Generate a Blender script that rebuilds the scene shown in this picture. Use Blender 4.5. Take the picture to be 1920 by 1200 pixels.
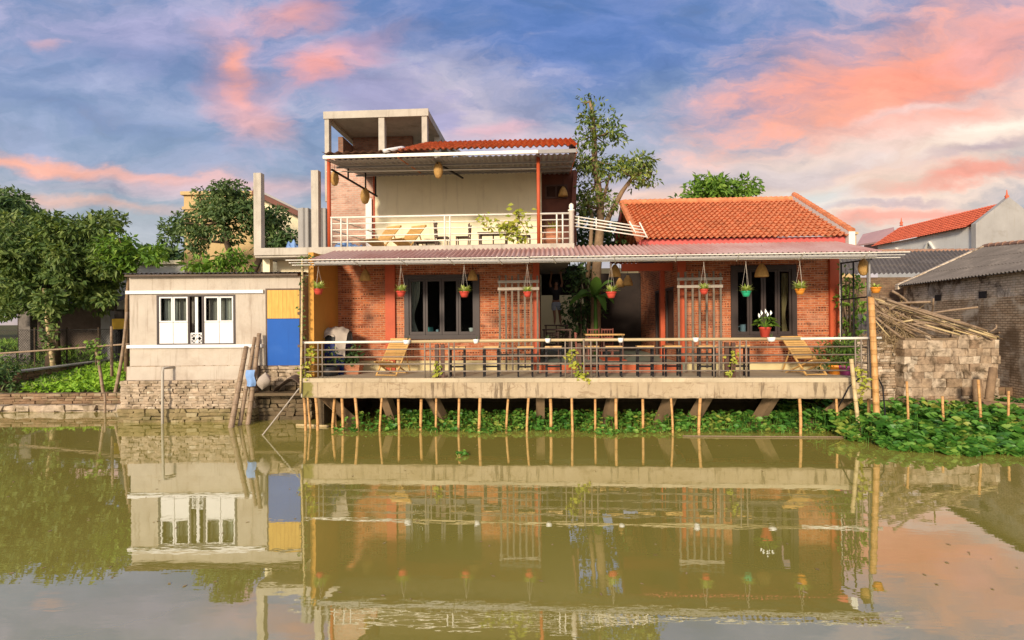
import bpy, math, random
import numpy as np
from mathutils import Vector, Matrix
random.seed(7)
for o in list(bpy.data.objects): bpy.data.objects.remove(o)
scene = bpy.context.scene
COL = scene.collection
PI = math.pi
# ------------------------------------------------------------------ camera
CAMZ = 3.0; FPX = 1000.0; ROLL = 0.0074
cam_d = bpy.data.cameras.new('camera'); cam = bpy.data.objects.new('camera', cam_d); COL.objects.link(cam)
cam_d.sensor_width = 36; cam_d.lens = 36 * FPX / 1920; cam_d.clip_end = 3000; cam_d.clip_start = .05
cam.matrix_world = Matrix.Translation((0, 0, CAMZ)) @ Matrix.Rotation(PI/2, 4, 'X') @ Matrix.Rotation(-ROLL, 4, 'Z')
scene.camera = cam
scene.view_settings.view_transform = 'Standard'; scene.view_settings.look = 'None'
scene.view_settings.exposure = 0.5; scene.view_settings.gamma = 1.0
# ------------------------------------------------------------------ sun (low, from behind the camera and a little left)
SUN_EL, SUN_AZ = math.radians(19), math.radians(20)
sd = bpy.data.lights.new('sun', 'SUN'); sd.energy = 3.4; sd.angle = math.radians(8); sd.color = (1.0, .86, .69)
sun = bpy.data.objects.new('sun', sd); COL.objects.link(sun); sun.location = (-10, -20, 30)
sdir = Vector((math.sin(SUN_AZ)*math.cos(SUN_EL), math.cos(SUN_AZ)*math.cos(SUN_EL), -math.sin(SUN_EL)))
sun.rotation_euler = sdir.to_track_quat('-Z', 'Y').to_euler()
# ------------------------------------------------------------------ node helper
class NT:
    def __init__(s, nt): s.nt = nt; nt.nodes.clear()
    def n(s, t, ins=None, **kw):
        x = s.nt.nodes.new(t)
        for k, v in kw.items(): setattr(x, k, v)
        for k, v in (ins or {}).items():
            if isinstance(v, bpy.types.NodeSocket): s.nt.links.new(v, x.inputs[k])
            else: x.inputs[k].default_value = v
        return x
    def math(s, op, a, b=0.0, c=None):
        ins = {0: a, 1: b}
        if c is not None: ins[2] = c
        return s.n('ShaderNodeMath', ins, operation=op).outputs[0]
    def mix(s, f, a, b, mode='MIX'):
        x = s.n('ShaderNodeMix', data_type='RGBA', blend_type=mode)
        for k, v in ((0, f), (6, a), (7, b)):
            if isinstance(v, bpy.types.NodeSocket): s.nt.links.new(v, x.inputs[k])
            else: x.inputs[k].default_value = (*v, 1) if (k > 0 and len(v) == 3) else v
        return x.outputs[2]
    def rng(s, v, a, b, c=0.0, d=1.0, smooth=False):
        return s.n('ShaderNodeMapRange', {0: v, 1: a, 2: b, 3: c, 4: d}, interpolation_type='SMOOTHSTEP' if smooth else 'LINEAR').outputs[0]
    def noise(s, vec, scale, detail=4, rough=.55, dist=0.0):
        return s.n('ShaderNodeTexNoise', {'Vector': vec, 'Scale': scale, 'Detail': detail, 'Roughness': rough, 'Distortion': dist})
    def mapping(s, vec, loc=(0,0,0), rot=(0,0,0), scale=(1,1,1), vt='POINT'):
        return s.n('ShaderNodeMapping', {'Vector': vec, 'Location': loc, 'Rotation': rot, 'Scale': scale}, vector_type=vt).outputs[0]
def lin(r, g, b):
    f = lambda c: (c/255/12.92) if c <= 10 else ((c/255+.055)/1.055)**2.4
    return (f(r), f(g), f(b))
# ------------------------------------------------------------------ world: dusk sky with lit clouds
world = bpy.data.worlds.new('World'); scene.world = world; world.use_nodes = True
def build_world():
    t = NT(world.node_tree); EXP = 2**-scene.view_settings.exposure
    d = t.n('ShaderNodeTexCoord').outputs['Generated']
    sx = t.n('ShaderNodeSeparateXYZ', {0: d}); X, Y, Z = sx.outputs
    yc = t.math('MAXIMUM', Y, .05)
    g = t.n('ShaderNodeCombineXYZ', {0: t.math('DIVIDE', X, yc), 1: t.math('DIVIDE', Z, yc), 2: 0.0}).outputs[0]
    gn = t.mapping(g, scale=(1.6, 3.4, 1))
    wn = t.noise(gn, 2.2, 6, .6).outputs['Color']
    w1 = t.n('ShaderNodeVectorMath', {0: wn, 1: (.5, .5, .5)}, operation='SUBTRACT').outputs[0]
    w2 = t.n('ShaderNodeVectorMath', {0: w1, 1: (.22, .13, 0)}, operation='MULTIPLY').outputs[0]
    gw = t.n('ShaderNodeVectorMath', {0: g, 1: w2}, operation='ADD').outputs[0]
    fine = t.noise(t.mapping(gw, rot=(0, 0, .25), scale=(2.0, 6.0, 1)), 3.0, 8, .62, .3).outputs['Fac']
    fine2 = t.noise(t.mapping(gw, loc=(3, 1, 0), scale=(1.5, 3.2, 1)), 3.4, 8, .6, .4).outputs['Fac']
    sky = t.n('ShaderNodeTexSky', sky_type='NISHITA', sun_disc=False, sun_elevation=SUN_EL, sun_rotation=PI + SUN_AZ, altitude=100, air_density=1.2, dust_density=1.5)
    nish = t.mix(1.0, sky.outputs[0], (.09, .09, .09), 'MULTIPLY')
    ramp = t.n('ShaderNodeValToRGB', {0: Z}); cr = ramp.color_ramp
    stops = [(0.0, lin(226, 200, 184)), (.10, lin(184, 186, 192)), (.20, lin(156, 174, 194)), (.32, lin(134, 160, 200)), (.50, lin(98, 136, 196)), (.8, lin(90, 126, 188))]
    while len(cr.elements) < len(stops): cr.elements.new(.5)
    for e, (p, c) in zip(cr.elements, stops): e.position = p; e.color = (*c, 1)
    base = t.mix(.12, ramp.outputs[0], nish)
    # thin lavender veil everywhere
    base = t.mix(t.rng(fine2, .40, .70, 0, .55, True), base, lin(188, 178, 198))
    base = t.mix(t.rng(fine, .42, .75, 0, .5, True), base, lin(206, 190, 198))
    base = t.mix(t.rng(fine2, .50, .30, 0, .4, True), base, lin(112, 136, 182))
    def blob(c, px, py, sx_, sy_, ang, col, k, noise_, lo=.35, hi=.65, nz=.9):
        q = t.mapping(gw, loc=((px-960)/FPX, (600-py)/FPX, 0), rot=(0, 0, math.radians(ang)), scale=(sx_/FPX, sy_/FPX, 1), vt='TEXTURE')
        L = t.n('ShaderNodeVectorMath', {0: q}, operation='LENGTH').outputs['Value']
        w = t.math('SUBTRACT', 1.0, t.math('MULTIPLY', L, .55))
        w = t.math('ADD', w, t.math('MULTIPLY', t.math('SUBTRACT', noise_, .5), nz))
        return t.mix(t.rng(w, lo, hi, 0, k, True), c, col)
    pink, coral, peach, cream = lin(240, 160, 150), lin(255, 158, 132), lin(255, 200, 170), lin(250, 222, 200)
    lav, slate, deep, pale = lin(190, 180, 205), lin(140, 148, 176), lin(78, 122, 188), lin(178, 196, 212)
    c = base
    c = blob(c, 1080, 70, 430, 150, -4, lin(74, 118, 186), .85, fine2, .2, .95, 1.0)
    c = blob(c, 60, 120, 420, 130, 0, lin(126, 150, 196), .5, fine2, .2, .95, 1.2)
    c = blob(c, 240, 250, 430, 80, -4, lin(134, 160, 196), .55, fine, .2, .95, 1.2)
    c = blob(c, 1180, 300, 330, 110, 4, lin(190, 194, 206), .65, fine, .2, .95, 1.2)
    c = blob(c, 150, 430, 460, 90, 0, lin(176, 188, 196), .65, fine, .2, .95, .6)
    c = blob(c, 300, 60, 380, 60, -6, lin(164, 160, 200), .55, fine, .3, .95, 1.4)
    c = blob(c, 860, 200, 270, 110, -25, lin(204, 196, 212), .8, fine2, .25, .85, 1.8)
    c = blob(c, 960, 250, 220, 80, -20, lin(210, 194, 206), .7, fine, .3, .9, 1.8)
    c = blob(c, 720, 160, 200, 60, -20, lin(150, 150, 192), .75, fine2, .35, .85, 1.8)
    c = blob(c, 980, 200, 120, 50, -20, lin(140, 150, 186), .7, fine2, .35, .85, 1.8)
    c = blob(c, 1280, 200, 200, 90, 10, lin(140, 158, 192), .7, fine, .25, .95, 1.2)
    c = blob(c, 1180, 330, 220, 50, 8, lin(160, 162, 186), .7, fine, .25, .95, 1.4)
    c = blob(c, 455, 150, 70, 108, 12, lin(222, 170, 178), .85, fine2, .2, .98, .9)
    c = blob(c, 462, 120, 36, 62, 5, lin(253, 170, 150), .95, fine2, .3, .95, .7)
    c = blob(c, 505, 228, 100, 36, -16, lin(228, 176, 178), .85, fine, .25, .95, 1.0)
    c = blob(c, 615, 105, 74, 44, 22, lin(246, 164, 154), .9, fine2, .3, .98, 1.2)
    c = blob(c, 700, 78, 90, 34, 14, lin(228, 172, 182), .75, fine2, .3, .98, 1.2)
    c = blob(c, 560, 18, 90, 34, 8, lin(240, 170, 166), .85, fine2, .3, .95, 1.0)
    c = blob(c, 930, 248, 110, 30, 14, lin(226, 178, 188), .7, fine, .3, .95, 1.2)
    c = blob(c, 90, 70, 40, 16, 10, lin(220, 176, 184), .6, fine, .3, .95, 1.0)
    c = blob(c, 70, 294, 330, 16, -7, lin(246, 178, 156), .95, fine, .15, .98, .4)
    c = blob(c, 330, 322, 180, 10, -7, lin(238, 180, 168), .8, fine, .15, .98, .5)
    c = blob(c, 470, 345, 330, 30, -2, lin(222, 188, 192), .7, fine, .2, .98, .6)
    c = blob(c, 130, 372, 270, 14, -8, lin(232, 188, 172), .8, fine, .15, .98, .4)
    c = blob(c, 1640, 340, 480, 150, 12, cream, .9, fine, .2, .85, .7)
    c = blob(c, 1830, 250, 340, 70, 16, lin(252, 216, 200), .85, fine, .2, .9, .9)
    c = blob(c, 1720, 140, 400, 130, 16, lin(246, 178, 162), .95, fine, .2, .9, .9)
    c = blob(c, 1690, 150, 330, 92, 16, coral, .9, fine, .3, .98, 1.1)
    c = blob(c, 1560, 215, 150, 46, 16, lin(255, 174, 148), .85, fine, .3, .95, 1.1)
    c = blob(c, 1890, 90, 140, 60, 16, lin(232, 170, 170), .7, fine2, .3, .95, 1.4)
    c = blob(c, 1740, 205, 240, 16, 14, lin(238, 206, 198), .8, fine, .3, .95, .8)
    c = blob(c, 1290, 345, 190, 28, 8, lin(172, 172, 190), .75, fine, .25, .95, .9)
    c = blob(c, 1500, 326, 180, 24, 6, lin(176, 168, 182), .8, fine, .3, .95, 1.1)
    c = blob(c, 1850, 296, 150, 18, 8, lin(182, 166, 176), .8, fine, .3, .95, 1.0)
    c = blob(c, 1820, 340, 250, 22, 8, lin(248, 164, 144), .9, fine, .3, .95, .9)
    c = blob(c, 1700, 412, 190, 15, 4, lin(246, 168, 150), .85, fine, .3, .95, .8)
    c = blob(c, 1660, 392, 130, 8, 3, lin(186, 164, 172), .7, fine, .3, .95, .8)
    c = blob(c, 1210, 372, 190, 24, 3, lin(250, 212, 192), .85, fine, .25, .95, .6)
    c = blob(c, 1540, 372, 120, 30, 0, lin(206, 222, 222), .7, fine, .25, .98, .6)
    c = blob(c, 1860, 262, 210, 26, 14, lin(255, 238, 220), .8, fine, .25, .95, .9)
    c = blob(c, 1560, 300, 230, 40, 10, lin(240, 224, 214), .6, fine, .25, .95, 1.2)
    c = blob(c, 350, 120, 260, 26, -8, lin(104, 130, 178), .55, fine, .25, .95, 1.6)
    c = blob(c, 130, 205, 300, 24, -10, lin(112, 138, 184), .55, fine, .25, .95, 1.6)
    c = blob(c, 760, 60, 200, 50, -14, lin(110, 132, 184), .6, fine2, .25, .95, 1.8)
    c = t.mix(.05, c, lin(200, 194, 198))
    fk = t.math('MULTIPLY', t.rng(fine, .3, .72, .93, 1.22), t.rng(fine2, .3, .72, .90, 1.10))
    c = t.mix(1.0, c, t.n('ShaderNodeCombineXYZ', {0: fk, 1: fk, 2: fk}).outputs[0], 'MULTIPLY')
    # warm glow added to the unseen sky around the sun, as soft frontal fill
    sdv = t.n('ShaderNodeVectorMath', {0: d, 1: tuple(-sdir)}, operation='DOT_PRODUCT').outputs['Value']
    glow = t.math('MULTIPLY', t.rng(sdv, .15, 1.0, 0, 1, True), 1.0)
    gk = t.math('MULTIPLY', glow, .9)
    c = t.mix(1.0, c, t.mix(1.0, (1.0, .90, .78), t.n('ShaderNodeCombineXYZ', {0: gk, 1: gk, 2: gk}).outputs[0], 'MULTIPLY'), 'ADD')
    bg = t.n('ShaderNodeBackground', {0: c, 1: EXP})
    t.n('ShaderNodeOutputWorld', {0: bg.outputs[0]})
build_world()
# ------------------------------------------------------------------ frames: pixel -> place, used to measure the photo
TH = math.radians(3.43); Y0 = 14.3; CT, ST = math.cos(TH), math.sin(TH)
FW = Matrix.Identity(4)
FB = Matrix.Translation((0, Y0, 0)) @ Matrix.Rotation(-TH, 4, 'Z')     # the house frame: x along the front, y into depth
def ray(px, py):
    a, b = (px-960)/FPX, (600-py)/FPX; c, s = math.cos(ROLL), math.sin(ROLL)
    return a*c + b*s, -a*s + b*c
def B(px, py, v):
    a, b = ray(px, py); t = (v + Y0*CT)/(a*ST + CT)
    return Vector((t*a*CT - (t-Y0)*ST, v, CAMZ + t*b))
def Wp(px, py, Y):
    a, b = ray(px, py); return Vector((a*Y, Y, CAMZ + b*Y))
def Gp(px, py, z):
    a, b = ray(px, py); t = (z-CAMZ)/b; return Vector((a*t, t, z))
def BU(px, v, py=600): return B(px, py, v).x
def BZ(px, py, v): return B(px, py, v).z
# ------------------------------------------------------------------ mesh builder
class MB:
    def __init__(s): s.v = []; s.f = []
    def add(s, vs, fs):
        k = len(s.v); s.v += [tuple(p) for p in vs]; s.f += [tuple(i+k for i in f) for f in fs]; return s
    def box(s, x0, x1, y0, y1, z0, z1, j=0.0):
        r = (lambda: random.uniform(-j, j)) if j else (lambda: 0.0)
        vs = [(x+r(), y+r(), z+r()) for z in (z0, z1) for y in (y0, y1) for x in (x0, x1)]
        return s.add(vs, [(0,2,3,1), (4,5,7,6), (0,1,5,4), (2,6,7,3), (0,4,6,2), (1,3,7,5)])
    def hexa(s, bottom, top):
        return s.add(list(bottom)+list(top), [(3,2,1,0), (4,5,6,7), (0,1,5,4), (1,2,6,5), (2,3,7,6), (3,0,4,7)])
    def tube(s, pts, r, n=8, cap=True):
        pts = [Vector(p) for p in pts]; m = len(pts)
        rs = r if isinstance(r, (list, tuple)) else [r]*m
        k = len(s.v); up = None
        for i, p in enumerate(pts):
            d = (pts[min(i+1, m-1)] - pts[max(i-1, 0)]).normalized()
            if up is None:
                up = Vector((0, 0, 1)) if abs(d.z) < .9 else Vector((1, 0, 0))
            a = d.cross(up).normalized(); b = a.cross(d).normalized(); up = b
            for q in range(n):
                an = 2*PI*q/n; s.v.append(tuple(p + (a*math.cos(an) + b*math.sin(an))*rs[i]))
        for i in range(m-1):
            for q in range(n):
                q2 = (q+1) % n
                s.f.append((k+i*n+q, k+i*n+q2, k+(i+1)*n+q2, k+(i+1)*n+q))
        if cap:
            s.f.append(tuple(k+q for q in reversed(range(n)))); s.f.append(tuple(k+(m-1)*n+q for q in range(n)))
        return s
    def bar(s, p0, p1, w, h):          # a rectangular bar from p0 to p1
        p0, p1 = Vector(p0), Vector(p1); d = (p1-p0).normalized()
        up = Vector((0, 0, 1)) if abs(d.z) < .95 else Vector((0, 1, 0))
        a = d.cross(up).normalized()*w/2; b = a.cross(d).normalized()*h/2
        q = lambda p: [p-a-b, p+a-b, p+a+b, p-a+b]
        return s.hexa(q(p0), q(p1))
    def lathe(s, c, prof, n=16, axis=None):
        k = len(s.v); c = Vector(c)
        for r, z in prof:
            for q in range(n):
                an = 2*PI*q/n; s.v.append((c.x+r*math.cos(an), c.y+r*math.sin(an), c.z+z))
        for i in range(len(prof)-1):
            for q in range(n):
                q2 = (q+1) % n; s.f.append((k+i*n+q, k+i*n+q2, k+(i+1)*n+q2, k+(i+1)*n+q))
        s.f.append(tuple(k+q for q in reversed(range(n)))); return s
    def grid(s, fn, nu, nv):
        k = len(s.v)
        for j in range(nv+1):
            for i in range(nu+1): s.v.append(tuple(fn(i/nu, j/nv)))
        for j in range(nv):
            for i in range(nu):
                a = k+j*(nu+1)+i; s.f.append((a, a+1, a+nu+2, a+nu+1))
        return s
    def leaves(s, P, D, N, L, W, fold=.15, droop=.1):
        P = np.asarray(P, float); D = np.asarray(D, float); N = np.asarray(N, float); n = len(P)
        D = D/np.maximum(np.linalg.norm(D, axis=1, keepdims=True), 1e-6)
        S = np.cross(D, N); S /= np.maximum(np.linalg.norm(S, axis=1, keepdims=True), 1e-6)
        N = np.cross(S, D)
        L = np.broadcast_to(np.asarray(L, float), (n,))[:, None]; W = np.broadcast_to(np.asarray(W, float), (n,))[:, None]
        m = P + D*L*.45 + N*W*fold
        V = np.stack([P, m+S*W/2, P+D*L-N*L*droop, m-S*W/2], 1).reshape(-1, 3)
        k = len(s.v); s.v += [tuple(x) for x in V.tolist()]
        s.f += [(k+4*i, k+4*i+1, k+4*i+2, k+4*i+3) for i in range(n)]
        return s
    def build(s, name, mat, parent=None, frame=FB, origin=None, smooth=False):
        V = np.array(s.v, float)
        if parent is not None:
            M = PWM[parent.name].inverted() @ frame; ow = None
        else:
            if origin is None:
                lo, hi = V.min(0), V.max(0); origin = ((lo[0]+hi[0])/2, (lo[1]+hi[1])/2, lo[2])
            M = Matrix.Translation(-Vector(origin)); ow = frame @ Matrix.Translation(Vector(origin))
        A = np.array(M); V = V @ A[:3, :3].T + A[:3, 3]
        me = bpy.data.meshes.new(name); me.from_pydata(V.tolist(), [], s.f); me.materials.append(mat)
        if smooth: me.polygons.foreach_set('use_smooth', [True]*len(me.polygons))
        o = bpy.data.objects.new(name, me); COL.objects.link(o)
        if parent is not None: o.parent = parent; PWM[o.name] = PWM[parent.name].copy()
        else: o.matrix_world = ow; PWM[o.name] = ow.copy()
        return o
PWM = {}
def tag(o, label, cat, group=None, kind=None):
    o['label'] = label; o['category'] = cat
    if group: o['group'] = group
    if kind: o['kind'] = kind
    return o
def thing(name, label, cat, loc, frame=FB, group=None, rotz=0.0):
    o = bpy.data.objects.new(name, None); COL.objects.link(o); o.empty_display_size = .2
    m = frame @ Matrix.Translation(Vector(loc)) @ Matrix.Rotation(rotz, 4, 'Z')
    o.matrix_world = m; PWM[o.name] = m.copy(); tag(o, label, cat, group); return o
def LF(t): return PWM[t.name]          # a thing's own frame: build its parts in local coordinates
def copy_tree(o, parent=None):
    c = o.copy(); COL.objects.link(c)
    if parent is not None: c.parent = parent
    for ch in list(o.children): copy_tree(ch, c)
    return c
def place(o, loc, frame=FB, rotz=0.0):
    o.matrix_world = frame @ Matrix.Translation(Vector(loc)) @ Matrix.Rotation(rotz, 4, 'Z')
def struct(name, mb, m, frame=FW, smooth=False, kind='structure'):
    o = mb.build(name, m, frame=frame, origin=(0, 0, 0), smooth=smooth); o['kind'] = kind; return o
ORD = ['first', 'second', 'third', 'fourth', 'fifth', 'sixth', 'seventh', 'eighth', 'ninth', 'tenth', 'eleventh', 'twelfth', 'thirteenth', 'fourteenth', 'fifteenth', 'sixteenth', 'seventeenth', 'eighteenth', 'nineteenth', 'twentieth', 'twenty-first', 'twenty-second', 'twenty-third', 'twenty-fourth', 'twenty-fifth', 'twenty-sixth', 'twenty-seventh', 'twenty-eighth']
# ------------------------------------------------------------------ materials
def new_mat(name):
    m = bpy.data.materials.new(name); m.use_nodes = True; return m, NT(m.node_tree)
def finish(t, color, rough=.8, bump=None, bstr=.3, spec=.3, metal=0.0, bdist=.02):
    p = t.n('ShaderNodeBsdfPrincipled', {'Roughness': rough, 'Metallic': metal, 'Specular IOR Level': spec})
    if isinstance(color, bpy.types.NodeSocket): t.nt.links.new(color, p.inputs['Base Color'])
    else: p.inputs['Base Color'].default_value = (*color, 1)
    if bump is not None:
        b = t.n('ShaderNodeBump', {'Height': bump, 'Strength': bstr, 'Distance': bdist}); t.nt.links.new(b.outputs[0], p.inputs['Normal'])
    t.n('ShaderNodeOutputMaterial', {0: p.outputs[0]}); return p
def mat(name, col, rough=.8, var=.18, scale=3.0, bstr=.25, bscale=25.0, spec=.3, metal=0.0, stain=None, streak=None, island=0.0, sk=.7, stscale=1.3, slo=.52, shi=.72):
    m, t = new_mat(name); oc = t.n('ShaderNodeTexCoord').outputs['Object']
    nz = t.noise(oc, scale, 6, .6).outputs['Fac']
    k = t.rng(nz, .25, .75, 1-var, 1+var)
    if island:
        ri = t.n('ShaderNodeNewGeometry').outputs['Random Per Island']
        k = t.math('MULTIPLY', k, t.rng(ri, 0, 1, 1-island, 1+island))
    c = t.mix(1.0, (*col, 1), t.n('ShaderNodeCombineXYZ', {0: k, 1: k, 2: k}).outputs[0], 'MULTIPLY')
    if stain:
        s_ = t.noise(oc, stscale, 7, .65, .4).outputs['Fac']
        c = t.mix(t.rng(s_, slo, shi, 0, sk, True), c, stain)
    if streak:
        s_ = t.noise(t.mapping(oc, scale=(5, 5, .35)), 1.4, 6, .65, .2).outputs['Fac']
        c = t.mix(t.rng(s_, .52, .74, 0, sk, True), c, streak)
    bn = t.noise(oc, bscale, 5, .6).outputs['Fac']
    finish(t, c, rough, bn, bstr, spec, metal); return m
def brick_mat(name, c1, c2, mortar, bw=.21, bh=.068, dark=None, dk=.6, weather=None, wk=.6, msize=.011, holes=False, wscale=.9, rough=.9, wlo=.5, whi=.75):
    m, t = new_mat(name); oc = t.n('ShaderNodeTexCoord').outputs['Object']
    s = t.n('ShaderNodeSeparateXYZ', {0: oc})
    wob = t.noise(oc, 7, 3).outputs['Fac']; wo = t.math('MULTIPLY', t.math('SUBTRACT', wob, .5), .03)
    v = t.n('ShaderNodeCombineXYZ', {0: t.math('ADD', s.outputs[0], s.outputs[1]), 1: t.math('ADD', s.outputs[2], wo), 2: 0.0}).outputs[0]
    b = t.n('ShaderNodeTexBrick', {'Vector': v, 'Color1': (*c1, 1), 'Color2': (*c2, 1), 'Mortar': (*mortar, 1), 'Scale': 1.0, 'Mortar Size': msize, 'Mortar Smooth': .3, 'Bias': 0.0, 'Brick Width': bw, 'Row Height': bh}, offset=.5)
    c = b.outputs['Color']
    # patchy firing: darker and lighter bricks
    pn = t.noise(t.mapping(v, scale=(1/bw*.5, 1/bh*.5, 1)), 1.0, 2, .6).outputs['Fac']
    c = t.mix(t.rng(pn, .56, .7, 0, .55), c, tuple(x*.45 for x in c1))
    c = t.mix(t.rng(pn, .44, .3, 0, .4), c, tuple(min(1, x*1.25) for x in c2))
    n2 = t.noise(oc, 1.1, 5, .6).outputs['Fac']; k = t.rng(n2, .25, .75, .75, 1.2)
    c = t.mix(1.0, c, t.n('ShaderNodeCombineXYZ', {0: k, 1: k, 2: k}).outputs[0], 'MULTIPLY')
    if holes:       # the dark core holes of the hollow bricks
        rowi = t.math('FLOOR', t.math('DIVIDE', t.math('ADD', s.outputs[2], wo), bh))
        coli = t.math('FLOOR', t.math('DIVIDE', t.math('ADD', s.outputs[0], s.outputs[1]), .33))
        wnz = t.n('ShaderNodeTexWhiteNoise', {'Vector': t.n('ShaderNodeCombineXYZ', {0: coli, 1: rowi, 2: 0}).outputs[0]}, noise_dimensions='3D').outputs['Value']
        fx = t.math('FRACT', t.math('DIVIDE', t.math('ADD', s.outputs[0], s.outputs[1]), .085))
        fz = t.math('FRACT', t.math('DIVIDE', t.math('ADD', s.outputs[2], wo), bh))
        h = t.math('MULTIPLY', t.math('LESS_THAN', t.math('ABSOLUTE', t.math('SUBTRACT', fx, .5)), .26), t.math('LESS_THAN', t.math('ABSOLUTE', t.math('SUBTRACT', fz, .5)), .28))
        h = t.math('MULTIPLY', h, t.math('LESS_THAN', wnz, .2))
        c = t.mix(t.math('MULTIPLY', h, .85), c, (.035, .014, .009))
    if dark:
        n3 = t.noise(oc, wscale, 8, .68, .5).outputs['Fac']; c = t.mix(t.rng(n3, wlo, whi, 0, dk, True), c, dark)
    if weather:
        n4 = t.noise(t.mapping(oc, loc=(5, 3, 1)), wscale*1.3, 8, .66, .3).outputs['Fac']; c = t.mix(t.rng(n4, .48, .68, 0, wk, True), c, weather)
    bn = t.noise(oc, 30, 4).outputs['Fac']
    hgt = t.math('ADD', t.math('MULTIPLY', b.outputs['Fac'], -1.0), t.math('MULTIPLY', bn, .6))
    finish(t, c, rough, hgt, .55, .2, 0, .015); return m
def island_mat(name, cols, rough=.85, bstr=.4, bscale=18, moss=None, mk=.6, var=.25):
    m, t = new_mat(name); oc = t.n('ShaderNodeTexCoord').outputs['Object']
    ri = t.n('ShaderNodeNewGeometry').outputs['Random Per Island']
    rp = t.n('ShaderNodeValToRGB', {0: ri}); cr = rp.color_ramp
    while len(cr.elements) < len(cols): cr.elements.new(.5)
    for i, (e, c) in enumerate(zip(cr.elements, cols)): e.position = i/(len(cols)-1); e.color = (*c, 1)
    nz = t.noise(oc, 4, 7, .65).outputs['Fac']; k = t.rng(nz, .25, .75, 1-var, 1+var)
    c = t.mix(1.0, rp.outputs[0], t.n('ShaderNodeCombineXYZ', {0: k, 1: k, 2: k}).outputs[0], 'MULTIPLY')
    if moss: c = t.mix(t.rng(t.noise(oc, 2.6, 8, .7, .5).outputs['Fac'], .48, .66, 0, mk, True), c, moss)
    finish(t, c, rough, t.noise(oc, bscale, 6, .65).outputs['Fac'], bstr, .2); return m
def leaf_mat(name, cols, trans=.3, rough=.55, spec=.25):
    m, t = new_mat(name); oc = t.n('ShaderNodeTexCoord').outputs['Object']
    ri = t.n('ShaderNodeNewGeometry').outputs['Random Per Island']
    big = t.noise(oc, .9, 3).outputs['Fac']
    f = t.math('ADD', t.math('MULTIPLY', ri, .75), t.rng(big, .3, .7, -.1, .45))
    rp = t.n('ShaderNodeValToRGB', {0: f}); cr = rp.color_ramp
    while len(cr.elements) < len(cols): cr.elements.new(.5)
    for i, (e, c) in enumerate(zip(cr.elements, cols)): e.position = i/(len(cols)-1); e.color = (*c, 1)
    p = t.n('ShaderNodeBsdfPrincipled', {'Base Color': rp.outputs[0], 'Roughness': rough, 'Specular IOR Level': spec})
    tr = t.n('ShaderNodeBsdfTranslucent', {0: t.mix(1.0, rp.outputs[0], (1.0, 1.0, .5), 'MULTIPLY')})
    mx = t.n('ShaderNodeMixShader', {0: trans, 1: p.outputs[0], 2: tr.outputs[0]})
    t.n('ShaderNodeOutputMaterial', {0: mx.outputs[0]}); return m
def glass_mat(name, tint=(.75, .8, .8)):
    m, t = new_mat(name)
    fr = t.math('POWER', t.n('ShaderNodeLayerWeight', {0: .5}).outputs['Facing'], 3.0)
    g = t.n('ShaderNodeBsdfGlossy', {'Roughness': .0, 'Color': (.8, .8, .8, 1)}); tr = t.n('ShaderNodeBsdfTransparent', {0: (*tint, 1)})
    mx = t.n('ShaderNodeMixShader', {0: t.math('ADD', t.math('MULTIPLY', fr, .3), .0005), 1: tr.outputs[0], 2: g.outputs[0]})
    t.n('ShaderNodeOutputMaterial', {0: mx.outputs[0]}); return m
def bamboo_mat(name, c1, c2, node_gap=.32):
    m, t = new_mat(name); oc = t.n('ShaderNodeTexCoord').outputs['Object']
    s = t.n('ShaderNodeSeparateXYZ', {0: oc})
    fz = t.math('FRACT', t.math('DIVIDE', s.outputs[2], node_gap)); nd = t.rng(t.math('ABSOLUTE', t.math('SUBTRACT', fz, .5)), .44, .5, 0, .55)
    n1 = t.noise(t.mapping(oc, scale=(14, 14, 2)), 2, 6, .65).outputs['Fac']
    c = t.mix(t.rng(n1, .35, .7), c1, c2); c = t.mix(nd, c, tuple(x*.35 for x in c2))
    finish(t, c, .6, n1, .2, .35); return m
M = {}
M['concrete'] = mat('concrete', (.44, .39, .31), .9, .16, 2.2, .3, 30, .2, stain=(.24, .20, .15), streak=(.22, .18, .13), sk=.5)
M['deck_beam'] = mat('deck beam concrete', (.42, .33, .215), .9, .15, 1.6, .5, 18, .2, stain=(.30, .21, .12), streak=(.16, .105, .06), sk=.85, stscale=3.2, slo=.44, shi=.72)
M['kerb'] = mat('worn kerb concrete', (.42, .34, .22), .9, .3, .55, .5, 18, .2, stain=(.30, .22, .13), streak=(.24, .17, .1), sk=.7, stscale=.8)
M['deck_floor'] = mat('deck floor', (.40, .34, .23), .75, .15, 1.2, .1, 30, .3, stain=(.26, .22, .15))
M['plaster'] = mat('shed plaster', (.46, .395, .31), .92, .14, 1.1, .35, 22, .2, stain=(.35, .28, .21), streak=(.25, .195, .14), sk=.8, stscale=1.0, slo=.45, shi=.75)
M['cream'] = mat('cream paint', (.80, .70, .46), .85, .07, 1.0, .1, 30, .2, stain=(.66, .54, .33), streak=(.56, .46, .29), sk=.45)
M['ochre'] = mat('ochre paint', (.52, .25, .045), .8, .12, 1.3, .1, 20, .3, stain=(.40, .18, .03), sk=.4)
M['skirting'] = mat('pale yellow paint', (.64, .52, .26), .8, .08, 1.5, .1, 20, .3)
M['red_col'] = mat('red painted column', (.44, .075, .022), .6, .14, 2.5, .12, 20, .35, stain=(.34, .05, .015), sk=.5)
M['red_fascia'] = mat('dusty red paint', (.50, .10, .085), .7, .12, 2, .1, 20, .3)
M['brick'] = brick_mat('orange brick', (.28, .062, .024), (.50, .15, .052), (.44, .23, .13), holes=True, dark=(.15, .05, .025), dk=.55, weather=(.58, .30, .18), wk=.35, wscale=1.1, wlo=.48, whi=.7)
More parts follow.
